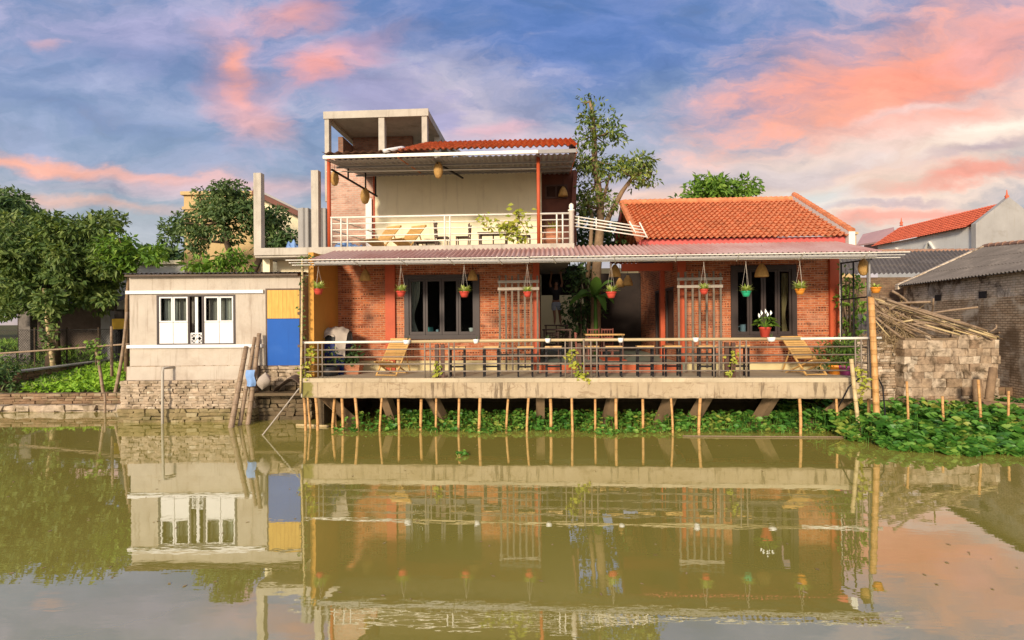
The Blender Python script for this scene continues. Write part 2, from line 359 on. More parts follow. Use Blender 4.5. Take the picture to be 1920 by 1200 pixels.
M['brick_pale'] = brick_mat('pale brick', (.42, .22, .15), (.50, .30, .21), (.46, .37, .28), bw=.22, bh=.075)
M['brick_dark'] = brick_mat('raw brown brick', (.22, .10, .06), (.30, .15, .09), (.20, .15, .11), bw=.22, bh=.08, dark=(.08, .05, .035), dk=.4)
M['old_brick'] = brick_mat('old mossy brick', (.42, .28, .16), (.52, .38, .24), (.20, .14, .08), bw=.24, bh=.085, dark=(.13, .08, .04), dk=.85, weather=(.62, .52, .38), wk=.8, msize=.016, wscale=.8, wlo=.42, whi=.62)
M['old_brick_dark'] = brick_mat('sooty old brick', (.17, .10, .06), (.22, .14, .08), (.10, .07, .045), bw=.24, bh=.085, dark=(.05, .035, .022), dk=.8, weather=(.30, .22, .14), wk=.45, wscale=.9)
M['old_brick_pale'] = brick_mat('lime washed old brick', (.62, .47, .31), (.70, .57, .40), (.42, .31, .20), bw=.24, bh=.085, dark=(.10, .065, .04), dk=.9, weather=(.72, .62, .48), wk=.75, msize=.016, wscale=1.2, wlo=.5, whi=.62)
M['footing_wet'] = island_mat('wet greenish footing', [(.17, .125, .055), (.25, .19, .09), (.20, .15, .07), (.30, .24, .13)], moss=(.085, .075, .02), mk=.7, bstr=.8)
M['stone'] = island_mat('pale rubble blocks', [(.22, .14, .08), (.40, .30, .20), (.30, .21, .13), (.52, .42, .30), (.25, .17, .10)], moss=(.085, .058, .032), mk=.95, var=.6, bstr=1.0)
M['footing'] = island_mat('eroded footing brick', [(.30, .23, .155), (.40, .31, .21), (.35, .26, .17), (.46, .38, .27)], moss=(.17, .125, .07), mk=.85, var=.35, bstr=.9, bscale=14)
M['footing_dark'] = island_mat('wet dark footing', [(.09, .065, .035), (.14, .10, .055), (.11, .075, .04), (.20, .15, .09)], moss=(.05, .045, .02), mk=.6)
M['bank_stone'] = island_mat('brown bank stones', [(.15, .09, .05), (.25, .16, .09), (.20, .12, .065), (.34, .26, .16)], moss=(.11, .10, .035), mk=.5)
M['mortar'] = mat('earth mortar', (.20, .14, .085), .95, .25, 5, .5, 20, .1)
M['tile'] = mat('orange roof tile', (.60, .215, .095), .85, .28, 6.5, .3, 30, .15, stain=(.34, .11, .05), sk=.6, stscale=3.0, slo=.45, shi=.7)
M['tile_red'] = mat('red roof tile', (.56, .12, .055), .75, .12, 1.5, .2, 25, .25, stain=(.46, .10, .05), sk=.4)
M['tile_grey'] = mat('weathered brown tile', (.30, .17, .11), .85, .25, 3, .2, 25, .2)
M['canopy'] = mat('faded red sheet', (.50, .285, .24), .5, .10, .8, .04, 20, .4, stain=(.40, .20, .16), streak=(.54, .32, .28), sk=.5)
M['wire'] = mat('dark wire', (.06, .055, .05), .6)
M['machine'] = mat('yellow machine paint', (.62, .36, .02), .5)
M['sheet_grey'] = mat('grey metal sheet', (.24, .22, .20), .5, .15, 1, .05, 20, .4)
M['fibro'] = mat('fibre cement sheet', (.135, .115, .098), .9, .22, 1.2, .3, 25, .15, stain=(.26, .22, .18), streak=(.08, .065, .055), sk=.6)
M['white_metal'] = mat('white painted pipe', (.74, .68, .56), .45, .08, 5, .03, 30, .4, stain=(.5, .40, .28), sk=.35, stscale=5)
M['rail_cream'] = mat('cream handrail', (.44, .34, .185), .45, .10, 3, .05, 30, .4)
M['rail_rust'] = mat('rusty grey rail', (.21, .165, .12), .6, .25, 8, .15, 40, .35, stain=(.20, .09, .04), sk=.5, stscale=6)
M['white'] = mat('white paint', (.68, .65, .60), .55, .05, 3, .03, 30, .4)
M['dark_frame'] = mat('dark brown frame', (.034, .021, .015), .5, .15, 4, .05, 40, .4)
M['black_metal'] = mat('black steel', (.013, .011, .011), .55, .1, 5, .05, 40, .2)
M['dark_wood'] = mat('dark wood', (.085, .04, .025), .55, .25, 5, .1, 30, .3)
M['red_wood'] = mat('reddish wood', (.20, .055, .032), .5, .2, 5, .1, 30, .35)
M['brown_board'] = mat('brown boards', (.13, .038, .018), .6, .25, 3, .1, 30, .3)
M['pine'] = mat('varnished pine', (.58, .34, .11), .45, .15, 6, .08, 30, .4)
M['bamboo'] = bamboo_mat('golden bamboo', (.56, .32, .12), (.42, .20, .06))
M['bamboo_pale'] = bamboo_mat('pale bamboo', (.55, .42, .22), (.42, .30, .13))
M['bamboo_grey'] = bamboo_mat('weathered bamboo', (.30, .21, .13), (.20, .13, .075))
M['slat_grey'] = mat('weathered slat', (.155, .125, .092), .8, .25, 6, .2, 40, .2, streak=(.09, .065, .045))
M['slat_pale'] = mat('pale weathered slat', (.34, .29, .23), .8, .2, 6, .2, 40, .2)
M['strut'] = mat('raw strut concrete', (.20, .13, .07), .9, .2, 3, .4, 25, .15, stain=(.20, .13, .07))
M['basket'] = mat('woven rattan', (.44, .25, .075), .75, .25, 14, .6, 60, .25)
M['terracotta'] = mat('red plastic pot', (.52, .06, .035), .45, .06, 5, .03, 30, .4)
M['pot_orange'] = mat('orange plastic pot', (.66, .24, .025), .45, .06, 5, .03, 30, .4)
M['pot_green'] = mat('green plastic pot', (.02, .36, .17), .45, .06, 5, .03, 30, .4)
M['pot_purple'] = mat('purple plastic pot', (.34, .06, .20), .45, .06, 5, .03, 30, .4)
M['clay'] = mat('clay pot', (.42, .17, .085), .8, .15, 5, .15, 30, .25)
M['cord'] = mat('pale cord', (.45, .38, .3), .8, .1)
M['blue_panel'] = mat('blue metal sheet', (.006, .078, .33), .55, .07, 1.2, .04, 12, .2, stain=(.02, .10, .36), streak=(.004, .05, .22), sk=.5)
M['yellow_panel'] = None
M['navy'] = mat('navy plastic', (.012, .02, .11), .45, .1)
M['tarp'] = mat('grey cloth', (.36, .30, .24), .9, .15, 5, .2, 40, .1)
M['tarp_blue'] = mat('blue tarpaulin', (.18, .30, .52), .7, .2, 5, .2, 20, .25)
M['dark_stone'] = mat('black plastic sack', (.025, .024, .024), .5, .3, 5, .3, 10, .4)
M['teal'] = mat('teal glaze', (.16, .52, .46), .3, .05); M['china'] = mat('white china', (.75, .72, .66), .3, .05); M['blue_china'] = mat('grey blue china', (.35, .46, .52), .3, .05)
M['curtain'] = mat('off white curtain', (.66, .60, .50), .9, .08)
M['curtain_tan'] = mat('tan curtain', (.50, .34, .16), .9, .1)
M['glass'] = glass_mat('window glass')
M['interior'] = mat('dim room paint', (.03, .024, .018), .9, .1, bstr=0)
M['floor_tile'] = mat('courtyard tile', (.24, .26, .19), .4, .12, 1.0, .03, 20, .4)
M['step_red'] = mat('red step paint', (.46, .10, .035), .7, .15, 2)
M['yellow_wall'] = mat('old yellow render', (.50, .35, .16), .9, .12, .8, .2, 20, .2, stain=(.40, .27, .13), streak=(.33, .23, .12), sk=.5)
M['grey_wall'] = mat('stained grey render', (.33, .31, .28), .92, .14, .8, .3, 16, .15, stain=(.22, .19, .15), streak=(.28, .25, .20), sk=.65, stscale=.7)
M['white_wall'] = mat('white washed render', (.62, .60, .54), .92, .08, .8, .2, 16, .15, stain=(.42, .39, .33), streak=(.45, .42, .36), sk=.5, stscale=.6)
M['shade_wood'] = mat('grey shed wood', (.12, .085, .06), .9, .3, 3)
M['boat'] = mat('weathered boat planks', (.20, .12, .075), .8, .25, 6, .3, 30, .2)
M['bark'] = mat('pale bark', (.23, .15, .085), .9, .3, 6, .6, 14, .1, stain=(.17, .11, .06))
M['bark_dark'] = mat('dark bark', (.10, .07, .045), .9, .3, 6, .6, 14, .1)
M['skin'] = mat('skin', (.26, .13, .075), .6, .06); M['shirt_dark'] = mat('black shirt', (.02, .018, .02), .9, .1); M['shorts'] = mat('grey denim', (.30, .33, .38), .9, .12); M['hair'] = mat('black hair', (.012, .01, .01), .5, .1)
M['leaf_mango'] = leaf_mat('mango leaves', [(.040, .075, .020), (.075, .13, .030), (.14, .20, .045), (.23, .28, .075)])
M['leaf_round'] = leaf_mat('small tree leaves', [(.040, .078, .025), (.072, .125, .038), (.13, .195, .06), (.21, .27, .09)])
M['leaf_dark'] = leaf_mat('dark leaves', [(.030, .062, .022), (.055, .105, .032), (.09, .155, .045), (.15, .21, .06)])
M['leaf_bright'] = leaf_mat('bright leaves', [(.06, .13, .012), (.10, .20, .02), (.16, .28, .03), (.24, .34, .05)])
M['leaf_glossy'] = leaf_mat('glossy tree leaves', [(.035, .065, .012), (.075, .12, .02), (.13, .19, .03), (.28, .32, .06)], .25, .35, .4)
M['leaf_water'] = leaf_mat('water hyacinth leaves', [(.030, .10, .016), (.055, .17, .022), (.09, .24, .032), (.17, .33, .05), (.36, .38, .07)], .3, .45, .3)
M['leaf_yellow'] = leaf_mat('yellow green vine', [(.16, .22, .02), (.28, .32, .035), (.42, .42, .05), (.50, .46, .08)])
M['leaf_spider'] = leaf_mat('striped pale leaves', [(.24, .34, .05), (.40, .50, .09), (.56, .62, .18), (.62, .64, .28)])
M['leaf_veg'] = leaf_mat('vegetable leaves', [(.12, .25, .015), (.18, .34, .02), (.25, .43, .03), (.34, .50, .05)])
M['leaf_banana'] = leaf_mat('banana leaf', [(.05, .12, .02), (.08, .18, .03), (.11, .22, .035), (.14, .26, .04)], .35)
M['straw'] = leaf_mat('dry straw', [(.18, .12, .06), (.30, .21, .11), (.40, .29, .16), (.24, .16, .08)], .1, .8, .1)
M['petal'] = mat('white petal', (.78, .78, .70), .6, .05)
M['deep_shade'] = mat('deep shade black', (.022, .014, .010), .8, .3, 3, .1)  # near-black colour standing in for the deep shade of the courtyard
M['shade_stone'] = mat('grey stacked stone', (.15, .13, .11), .95, .3, 5, .6, 12, .1)
def canopy_mat(x0, pitch):
    m, t = new_mat('faded ribbed sheet'); oc = t.n('ShaderNodeTexCoord').outputs['Object']; s = t.n('ShaderNodeSeparateXYZ', {0: oc})
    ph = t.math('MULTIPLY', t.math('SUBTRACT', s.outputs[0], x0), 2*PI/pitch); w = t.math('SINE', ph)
    n1 = t.noise(t.mapping(oc, scale=(4, .6, 1)), 1.2, 6, .65).outputs['Fac']; n2 = t.noise(oc, .5, 4).outputs['Fac']
    c = t.mix(t.rng(n1, .35, .7), (.50, .29, .24), (.42, .20, .165)); c = t.mix(t.rng(n2, .4, .65, 0, .6, True), c, (.58, .42, .37))
    c = t.mix(t.rng(w, -.1, -.9, 0, .62), c, (.17, .075, .06)); p = finish(t, c, .6, n1, .05, .3); return m  # dark valley stripes paint in the rib shading that the lighting leaves out
def beam_mat(x0):
    m, t = new_mat('streaked beam concrete'); oc = t.n('ShaderNodeTexCoord').outputs['Object']; s = t.n('ShaderNodeSeparateXYZ', {0: oc})
    n1 = t.noise(oc, 1.1, 7, .65).outputs['Fac']; n2 = t.noise(t.mapping(oc, scale=(6, 6, .5)), 1.6, 7, .7, .2).outputs['Fac']; n3 = t.noise(t.mapping(oc, loc=(3, 1, 2)), .45, 3).outputs['Fac']; n4 = t.noise(t.mapping(oc, scale=(1, 1, 2.2)), 2.6, 8, .72, .8).outputs['Fac']
    c = t.mix(t.rng(n1, .3, .7), (.44, .345, .225), (.34, .255, .15))
    c = t.mix(t.math('MULTIPLY', t.rng(n2, .50, .64, 0, .85, True), t.rng(n3, .42, .58, .08, 1, True)), c, (.10, .07, .042))
    c = t.mix(t.rng(n4, .56, .60, 0, .55, True), c, (.22, .15, .085))
    n5 = t.noise(oc, 4, 5, .65).outputs['Fac']
    g_ = t.math('ADD', t.rng(s.outputs[0], x0, x0+.65, 1.15, 0), t.math('MULTIPLY', t.math('SUBTRACT', n5, .5), 1.1))
    c = t.mix(t.rng(g_, .5, .75, 0, .85, True), c, (.17, .155, .03))
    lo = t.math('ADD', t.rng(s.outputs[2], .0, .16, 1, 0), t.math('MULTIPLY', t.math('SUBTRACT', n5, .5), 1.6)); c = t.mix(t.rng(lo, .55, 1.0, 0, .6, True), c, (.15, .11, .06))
    finish(t, c, .92, t.noise(oc, 14, 7, .7).outputs['Fac'], .6, .15); return m
def yellow_panel():
    m, t = new_mat('yellow boards'); oc = t.n('ShaderNodeTexCoord').outputs['Object']
    s = t.n('ShaderNodeSeparateXYZ', {0: oc}); f = t.math('FRACT', t.math('DIVIDE', s.outputs[0], .115))
    g = t.rng(t.math('ABSOLUTE', t.math('SUBTRACT', f, .5)), .43, .48, 0, .6)
    wv = t.noise(t.mapping(oc, scale=(9, 9, 1.2)), 2, 6, .6).outputs['Fac']
    c = t.mix(t.rng(wv, .3, .7), (.60, .37, .075), (.48, .26, .045)); c = t.mix(g, c, (.22, .11, .02))
    finish(t, c, .6, wv, .15, .3); M['yellow_panel'] = m
yellow_panel()
# ================================================================== SETTING: ground, pond
def bank_y(x):          # where the far bank of the pond runs
    pts = [(-200, 18.6), (-11.6, 18.6), (-11.4, 17.4), (-6.4, 17.2), (-6.2, 21), (8.6, 20), (8.9, 16.2), (12, 16.4), (15.5, 16.3), (17, 17.5), (19, 19), (200, 19)]
    for (a, ya), (b, yb) in zip(pts, pts[1:]):
        if a <= x <= b: return ya + (yb-ya)*(x-a)/(b-a)
    return 18.6
def hgt(x, y):
    near = 1.35*max(0, min(1, (1.2-y)/1.0)) - 1.2*(1-max(0, min(1, (1.2-y)/1.0)))
    if y < 3: return near
    d = y - bank_y(x)
    if d < 0: return -1.2
    top = (.52 + min(.7, .07*max(0, d-.5))) if x < -11 else (.35 if x > 9 else .2)
    return -1.2 + (top+1.2)*min(1, d/.35) + .03*math.sin(x*1.7)*math.cos(y*1.3)
xs = sorted(set([-600, -300, -150, -100, -70] + [round(-50+.4*i, 2) for i in range(251)] + [70, 100, 150, 300, 600]))
ys = sorted(set([-60, -30, -15] + [round(-6+.3*i, 2) for i in range(170)] + [50, 60, 80, 110, 160, 250, 400, 700]))
g = MB(); g.v = [(x, y, hgt(x, y)) for y in ys for x in xs]; nx = len(xs)
g.f = [(j*nx+i, j*nx+i+1, (j+1)*nx+i+1, (j+1)*nx+i) for j in range(len(ys)-1) for i in range(nx-1)]
def ground_mat():
    m, t = new_mat('earth and grass'); oc = t.n('ShaderNodeTexCoord').outputs['Object']
    n1 = t.noise(oc, .6, 8, .65).outputs['Fac']; n2 = t.noise(oc, 9, 6, .65).outputs['Fac']
    c = t.mix(t.rng(n1, .42, .6), (.13, .085, .045), (.075, .105, .025)); c = t.mix(t.rng(n2, .3, .7, 0, .5), c, (.05, .045, .02))
    finish(t, c, .95, n2, .5, .1); return m
struct('ground', g, ground_mat(), smooth=True)
def water_mat():
    m, t = new_mat('pond water'); oc = t.n('ShaderNodeTexCoord').outputs['Object']
    a = t.noise(t.mapping(oc, rot=(0, 0, .15), scale=(1.0, 2.6, 1)), 1.5, 3, .5).outputs['Fac']
    b = t.noise(t.mapping(oc, rot=(0, 0, -.2), scale=(1.0, 3.4, 1)), 6.0, 2, .5).outputs['Fac']
    patch = t.rng(t.noise(oc, .28, 3).outputs['Fac'], .45, .65, .15, 1.0, True)
    h = t.math('ADD', t.math('MULTIPLY', a, .8), t.math('MULTIPLY', t.math('MULTIPLY', b, patch), .16))
    bp = t.n('ShaderNodeBump', {'Height': h, 'Strength': .13, 'Distance': .012}).outputs[0]
    murk = t.noise(oc, .25, 4, .6).outputs['Fac']
    col = t.mix(t.rng(murk, .3, .7), (.295, .245, .048), (.35, .295, .064))
    df = t.n('ShaderNodeBsdfDiffuse', {0: col})
    gl = t.n('ShaderNodeBsdfGlossy', {'Color': (.93, .96, .98, 1), 'Roughness': .012, 'Normal': bp})
    fr = t.n('ShaderNodeFresnel', {'IOR': 1.45, 'Normal': bp}).outputs[0]
    fac = t.math('MINIMUM', t.math('ADD', t.math('MULTIPLY', fr, .7), .31), .78)
    mx = t.n('ShaderNodeMixShader', {0: fac, 1: df.outputs[0], 2: gl.outputs[0]})
    t.n('ShaderNodeOutputMaterial', {0: mx.outputs[0]}); return m
w = MB(); w.add([(-120, -10, 0), (120, -10, 0), (120, 24, 0), (-120, 24, 0)], [(0, 1, 2, 3)])
struct('pond_water', w, water_mat())
# ================================================================== shared builders
def corr(mb, p00, p10, p01, p11, waves, amp, nv=1, steps=None, per=8, ph=0.0):
    p00, p10, p01, p11 = map(Vector, (p00, p10, p01, p11))
    nrm = (p10-p00).cross(p01-p00).normalized()
    if nrm.z < 0: nrm = -nrm
    rows = []
    if steps:      # overlapping sheets: each upper course lies on the one below
        for k in range(steps): rows += [(k/steps, .022), ((k+1)/steps, 0.0)]
    else: rows = [(j/nv, 0.0) for j in range(nv+1)]
    nu = int(waves*per); k0 = len(mb.v)
    for b, off in rows:
        for i in range(nu+1):
            a = i/nu; p = (p00*(1-a)+p10*a)*(1-b) + (p01*(1-a)+p11*a)*b
            mb.v.append(tuple(p + nrm*(amp*math.sin(2*PI*waves*a+ph)+off)))
    for j in range(len(rows)-1):
        for i in range(nu): q = k0+j*(nu+1)+i; mb.f.append((q, q+1, q+nu+2, q+nu+1))
    return mb
def tile_roof(mb, p00, p10, p01, p11, ncol, nrow, amp=.022, step=.035, per=6):
    p00, p10, p01, p11 = map(Vector, (p00, p10, p01, p11))
    nrm = (p10-p00).cross(p01-p00).normalized()
    if nrm.z < 0: nrm = -nrm
    nu = ncol*per; k0 = len(mb.v); rows = []
    for k in range(nrow): rows += [((k-(.22 if k else 0))/nrow, step), ((k+1)/nrow, 0.0)]
    rr = random.Random(3); jit = [[rr.uniform(-.006, .006) for _ in range(ncol+1)] for _ in range(nrow)]
    for ri, (b, off) in enumerate(rows):
        for i in range(nu+1):
            a = i/nu; p = (p00*(1-a)+p10*a)*(1-b) + (p01*(1-a)+p11*a)*b
            ph = (a*ncol) % 1.0; h = amp*(1.0 if ph < .0 else (math.cos(2*PI*ph)))
            mb.v.append(tuple(p + nrm*(h+off+jit[ri//2][min(ncol, int(a*ncol))])))
    for j in range(len(rows)-1):
        for i in range(nu): q = k0+j*(nu+1)+i; mb.f.append((q, q+1, q+nu+2, q+nu+1))
    return mb
def wall_grid(mb, us, zs, holes, v0, v1, axis='u'):
    """a wall of thickness v0..v1 with rectangular openings; holes = (u0,u1,z0,z1)"""
    us = sorted(set(us + [h[0] for h in holes] + [h[1] for h in holes])); zs = sorted(set(zs + [h[2] for h in holes] + [h[3] for h in holes]))
    def solid(i, j):
        if not (0 <= i < len(us)-1 and 0 <= j < len(zs)-1): return False
        cu, cz = (us[i]+us[i+1])/2, (zs[j]+zs[j+1])/2
        return not any(h[0] < cu < h[1] and h[2] < cz < h[3] for h in holes)
    P = (lambda a, v, z: (a, v, z)) if axis == 'u' else (lambda a, v, z: (v, a, z))
    for i in range(len(us)-1):
        for j in range(len(zs)-1):
            if not solid(i, j): continue
            a0, a1, z0, z1 = us[i], us[i+1], zs[j], zs[j+1]
            fs = [[P(a0,v0,z0), P(a1,v0,z0), P(a1,v0,z1), P(a0,v0,z1)], [P(a0,v1,z0), P(a0,v1,z1), P(a1,v1,z1), P(a1,v1,z0)]]
            if not solid(i-1, j): fs.append([P(a0,v0,z0), P(a0,v0,z1), P(a0,v1,z1), P(a0,v1,z0)])
            if not solid(i+1, j): fs.append([P(a1,v0,z0), P(a1,v1,z0), P(a1,v1,z1), P(a1,v0,z1)])
            if not solid(i, j-1): fs.append([P(a0,v0,z0), P(a0,v1,z0), P(a1,v1,z0), P(a1,v0,z0)])
            if not solid(i, j+1): fs.append([P(a0,v0,z1), P(a1,v0,z1), P(a1,v1,z1), P(a0,v1,z1)])
            for f in fs: mb.add(f, [(0, 1, 2, 3)])
    return mb
def stone_wall(u0, u1, z0, z1, v0, depth, hc, lmin, lmax, j=.02, prot=.03, gap=.012, ragged=0.0, axis='u', seed=1):
    rr = random.Random(seed); mb = MB(); z = z0
    while z < z1-.01:
        h = min(hc*rr.uniform(.8, 1.2), z1-z)
        if z1-(z+h) < hc*.4: h = z1-z
        u = u0 - rr.uniform(0, lmin*.6)
        while u < u1:
            l = rr.uniform(lmin, lmax); a, b = max(u, u0), min(u+l, u1)
            if b-a > .05 and not (ragged and z > z1-ragged and rr.random() < .5):
                p = rr.uniform(-prot, prot); rv = lambda: rr.uniform(-j, j)
                vs = []
                for zz in (z+gap/2, z+h-gap/2):
                    for yy, fr in ((v0-p, 1), (v0+depth, 0)):
                        for uu in (a+gap/2, b-gap/2):
                            x, y, q = uu+rv(), yy+rv()*fr, zz+rv()*.6
                            vs.append((x, y, q) if axis == 'u' else (y, x, q))
                # split the front into a bulged face
                k = len(mb.v); mb.v += vs
                fs = [(0,2,3,1), (4,5,7,6), (2,6,7,3), (0,4,6,2), (1,3,7,5)]
                c = np.mean([vs[0], vs[1], vs[5], vs[4]], axis=0); bul = rr.uniform(.0, .025)
                if axis == 'u': c[1] -= bul
                else: c[0] -= bul
                mb.v.append(tuple(c)); q = k+8
                mb.f += [tuple(i+k for i in f) for f in fs] + [(k+0, k+1, q), (k+1, k+5, q), (k+5, k+4, q), (k+4, k+0, q)]
            u += l
        z += h
    return mb
def gable_house_roof(): pass
# ================================================================== SHED on the left
YS = 16.3
sx0, sx1 = Wp(243, 600, YS).x, Wp(563, 600, YS).x
sz1, sz0 = Wp(400, 515, YS).z, Wp(400, 686, YS).z
shed = thing('rendered_shed', 'beige rendered shed on a worn brick footing with blue and yellow shutter board', 'shed', (sx0+2.5, YS, 0), FW)
sh = lambda px, py: Wp(px, py, YS)
wx0, wx1, wz0, wz1 = sh(290, 0).x, sh(437, 0).x, sh(360, 647).z, sh(360, 553).z
dx0, dx1, dz0, dzm, dz1 = sh(497, 0).x, sh(557.5, 0).x, sh(520, 685).z, sh(520, 597.5).z, sh(520, 544).z
mb = wall_grid(MB(), [sx0, sx1], [sz0, sz1], [(wx0, wx1, wz0, wz1), (dx0, dx1, dz0, dz1)], YS, YS+.2)
mb.box(sx0, sx0+.2, YS+.2, YS+4, sz0, sz1); mb.box(sx1-.2, sx1, YS+.2, YS+4, sz0, sz1); mb.box(sx0+.2, sx1-.2, YS+3.8, YS+4, sz0, sz1)
mb.build('wall', M['plaster'], shed, FW)
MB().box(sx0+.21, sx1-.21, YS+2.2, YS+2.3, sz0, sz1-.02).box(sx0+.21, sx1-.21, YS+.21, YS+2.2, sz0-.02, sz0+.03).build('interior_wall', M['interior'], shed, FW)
mb = MB(); corr(mb, (sx0-.06, YS-.22, sz1+.03), (sx1+.02, YS-.22, sz1+.03), (sx0-.06, YS+4.2, sz1+.42), (sx1+.02, YS+4.2, sz1+.42), 38, .02)
mb.build('roof', M['fibro'], shed, FW)
MB().box(sx0-.02, sx1+.0, YS-.18, YS+.3, sz1-.055, sz1-.0).build('eave_board', M['shade_wood'], shed, FW)
for py, x0_, x1_ in ((548.5, 238, 495), (650, 240, 495)):
    a, b = sh(x0_, py), sh(x1_, py); MB().box(a.x, b.x, YS-.07, YS+.002, a.z-.05, a.z+.05).build('ledge', M['white'], shed, FW)
# footing: three worn courses stepping out
stone_wall(sx0-.20, sh(480, 0).x, -.6, .40, YS-.30, .5, .11, .16, .5, .03, .05, gap=.004, seed=3).build('footing', M['footing_wet'], shed, FW)
stone_wall(sx0-.14, sh(480, 0).x, .40, 1.25, YS-.22, .4, .072, .12, .26, .016, .035, gap=.003, seed=4).build('footing', M['footing'], shed, FW)
MB().box(sx0-.02, sh(480, 0).x, YS-.10, YS+.2, 1.25, sz0-.0, .012).build('plinth', M['plaster'], shed, FW)
stone_wall(sx0+.0, sh(470, 0).x, sz0-.10, sz0+.02, YS-.035, .2, .07, .15, .3, .012, .02, ragged=.05, seed=14).build('brick_band', M['footing'], shed, FW)
MB().box(sx0-.16, sx1, YS+.05, YS+3.9, -.8, sz0-.01).build('core', M['mortar'], shed, FW)
stone_wall(sh(480, 0).x, sx1+.35, -.6, 1.05, YS-.05, .4, .14, .2, .5, .03, .06, seed=5).build('footing', M['footing_dark'], shed, FW)
a = sh(482, 734); MB().box(a.x, sx1+.25, YS-.55, YS+.1, a.z-.06, a.z+.02, .01).build('ledge_slab', M['footing_dark'], shed, FW)
stone_wall(sh(484, 0).x, sx1+.1, 1.05, sz0-.0, YS-.02, .3, .12, .2, .4, .02, .04, seed=6).build('footing', M['footing'], shed, FW)
# window: two sliding double sashes with glass above and white boards below, open between them
zt = sh(320, 604).z
fr = MB()
for x0_, x1_ in ((wx0, wx0+.06), (wx1-.06, wx1), (sh(350, 0).x-.03, sh(350, 0).x+.03), (sh(376.5, 0).x-.03, sh(376.5, 0).x+.03)): fr.box(x0_, x1_, YS-.02, YS+.1, wz0+.045, wz1-.045)
fr.box(wx0, wx1, YS-.021, YS+.1, wz1-.045, wz1); fr.box(wx0, wx1, YS-.021, YS+.1, wz0, wz0+.045)
win = fr.build('window', M['dark_frame'], shed, FW)
for xa, xb in ((290, 320), (320, 350), (376.5, 406.5), (406.5, 437)):
    x0_, x1_ = sh(xa, 0).x+(.062 if xa in (290,) else .034 if xa == 376.5 else .008), sh(xb, 0).x-(.062 if xb == 437 else .034 if xb == 350 else .008)
    s_ = MB()
    for q0, q1, r0, r1 in ((x0_, x0_+.045, zt, wz1-.05), (x1_-.045, x1_, zt, wz1-.05), (x0_+.045, x1_-.045, wz1-.095, wz1-.05), (x0_+.045, x1_-.045, zt, zt+.04)): s_.box(q0, q1, YS+.0, YS+.05, r0, r1)
    s_.build('sash', M['white'], win, FW)
    MB().box(x0_+.045, x1_-.045, YS+.02, YS+.026, zt+.04, wz1-.095).build('pane', M['glass'], win, FW)
    MB().box(x0_, x1_, YS+.002, YS+.03, wz0+.05, zt-.012).build('panel', M['white'], win, FW)
x0_ = sh(362.5, 0).x; MB().box(x0_-.045, x0_+.045, YS+.04, YS+.09, wz0+.05, wz1-.05).build('post', M['white'], win, FW)
gr = MB(); gx0, gx1, gz0, gz1 = sh(353, 0).x, sh(374, 0).x, wz0+.04, sh(360, 625).z
for p0, p1 in (((gx0, gz0), (gx1, gz0)), ((gx0, gz1), (gx1, gz1)), ((gx0, gz0), (gx0, gz1)), ((gx1, gz0), (gx1, gz1))): gr.bar((p0[0], YS+.025, p0[1]), (p1[0], YS+.025, p1[1]), .03, .035)
cxg, czg = (gx0+gx1)/2, (gz0+gz1)/2
for p0, p1 in (((gx0, czg), (cxg, gz1)), ((cxg, gz1), (gx1, czg)), ((gx1, czg), (cxg, gz0)), ((cxg, gz0), (gx0, czg)), ((gx0, gz0), (gx1, gz1)), ((gx1, gz0), (gx0, gz1))): gr.bar((p0[0], YS+.027, p0[1]), (p1[0], YS+.027, p1[1]), .022, .022)
gr.build('grille', M['white'], win, FW)
for xa, xb in ((293, 318), (410, 434)):
    x0_, x1_ = sh(xa, 0).x, sh(xb, 0).x
    MB().grid(lambda a, b: (x0_+(x1_-x0_)*a, YS+.25+.03*math.sin(a*26+b), zt-.3+(wz1-zt+.3)*b), 30, 4).build('curtain', M['curtain'], shed, FW, smooth=True)
for xa, xb in ((320, 349), (378, 408)):
    x0_, x1_ = sh(xa, 0).x, sh(xb, 0).x
    MB().grid(lambda a, b: (x0_+(x1_-x0_)*a, YS+.27+.02*math.sin(a*19+b), zt-.3+(wz1-zt+.3)*b), 30, 4).build('curtain', M['tarp'], shed, FW, smooth=True)
dr = MB().box(dx0, dx1, YS-.015, YS+.04, dzm+.005, dz1).build('upper_shutter', M['yellow_panel'], shed, FW); dr['label'] = 'yellow vertical board panel'
dr = MB().box(dx0, dx1, YS-.02, YS+.04, dz0, dz0+.48*(dzm-dz0)).box(dx0+.004, dx1-.004, YS-.026, YS+.035, dz0+.48*(dzm-dz0)-.03, dzm-.005).build('lower_shutter', M['blue_panel'], shed, FW); dr['label'] = 'plain bright blue metal panel'
hg = MB().box(dx1-.05, dx1+.03, YS-.05, YS-.027, dzm+.12, dzm+.2).build('hinge', M['shade_wood'], shed, FW); hg = MB().box(dx1-.05, dx1+.03, YS-.05, YS-.027, dz0+.55, dz0+.63).build('hinge', M['shade_wood'], shed, FW)
fr = MB()
for q0, q1, r0, r1 in ((dx0-.05, dx0, dz0-.04, dz1+.05), (dx1, dx1+.05, dz0-.04, dz1+.05), (dx0, dx1, dz1, dz1+.05), (dx0, dx1, dz0-.04, dz0)): fr.box(q0, q1, YS-.012, YS+.06, r0, r1)
fr.build('shutter_frame', M['shade_wood'], shed, FW)
a, b = sh(323, 688), sh(323, 792); MB().tube([(a.x+.12, YS-.1, a.z), (a.x, YS-.42, a.z), (a.x, YS-.45, a.z-.1), (a.x-.02, YS-.45, -.4)], .04, 10).build('drain_pipe', M['concrete'], shed, FW, smooth=True)
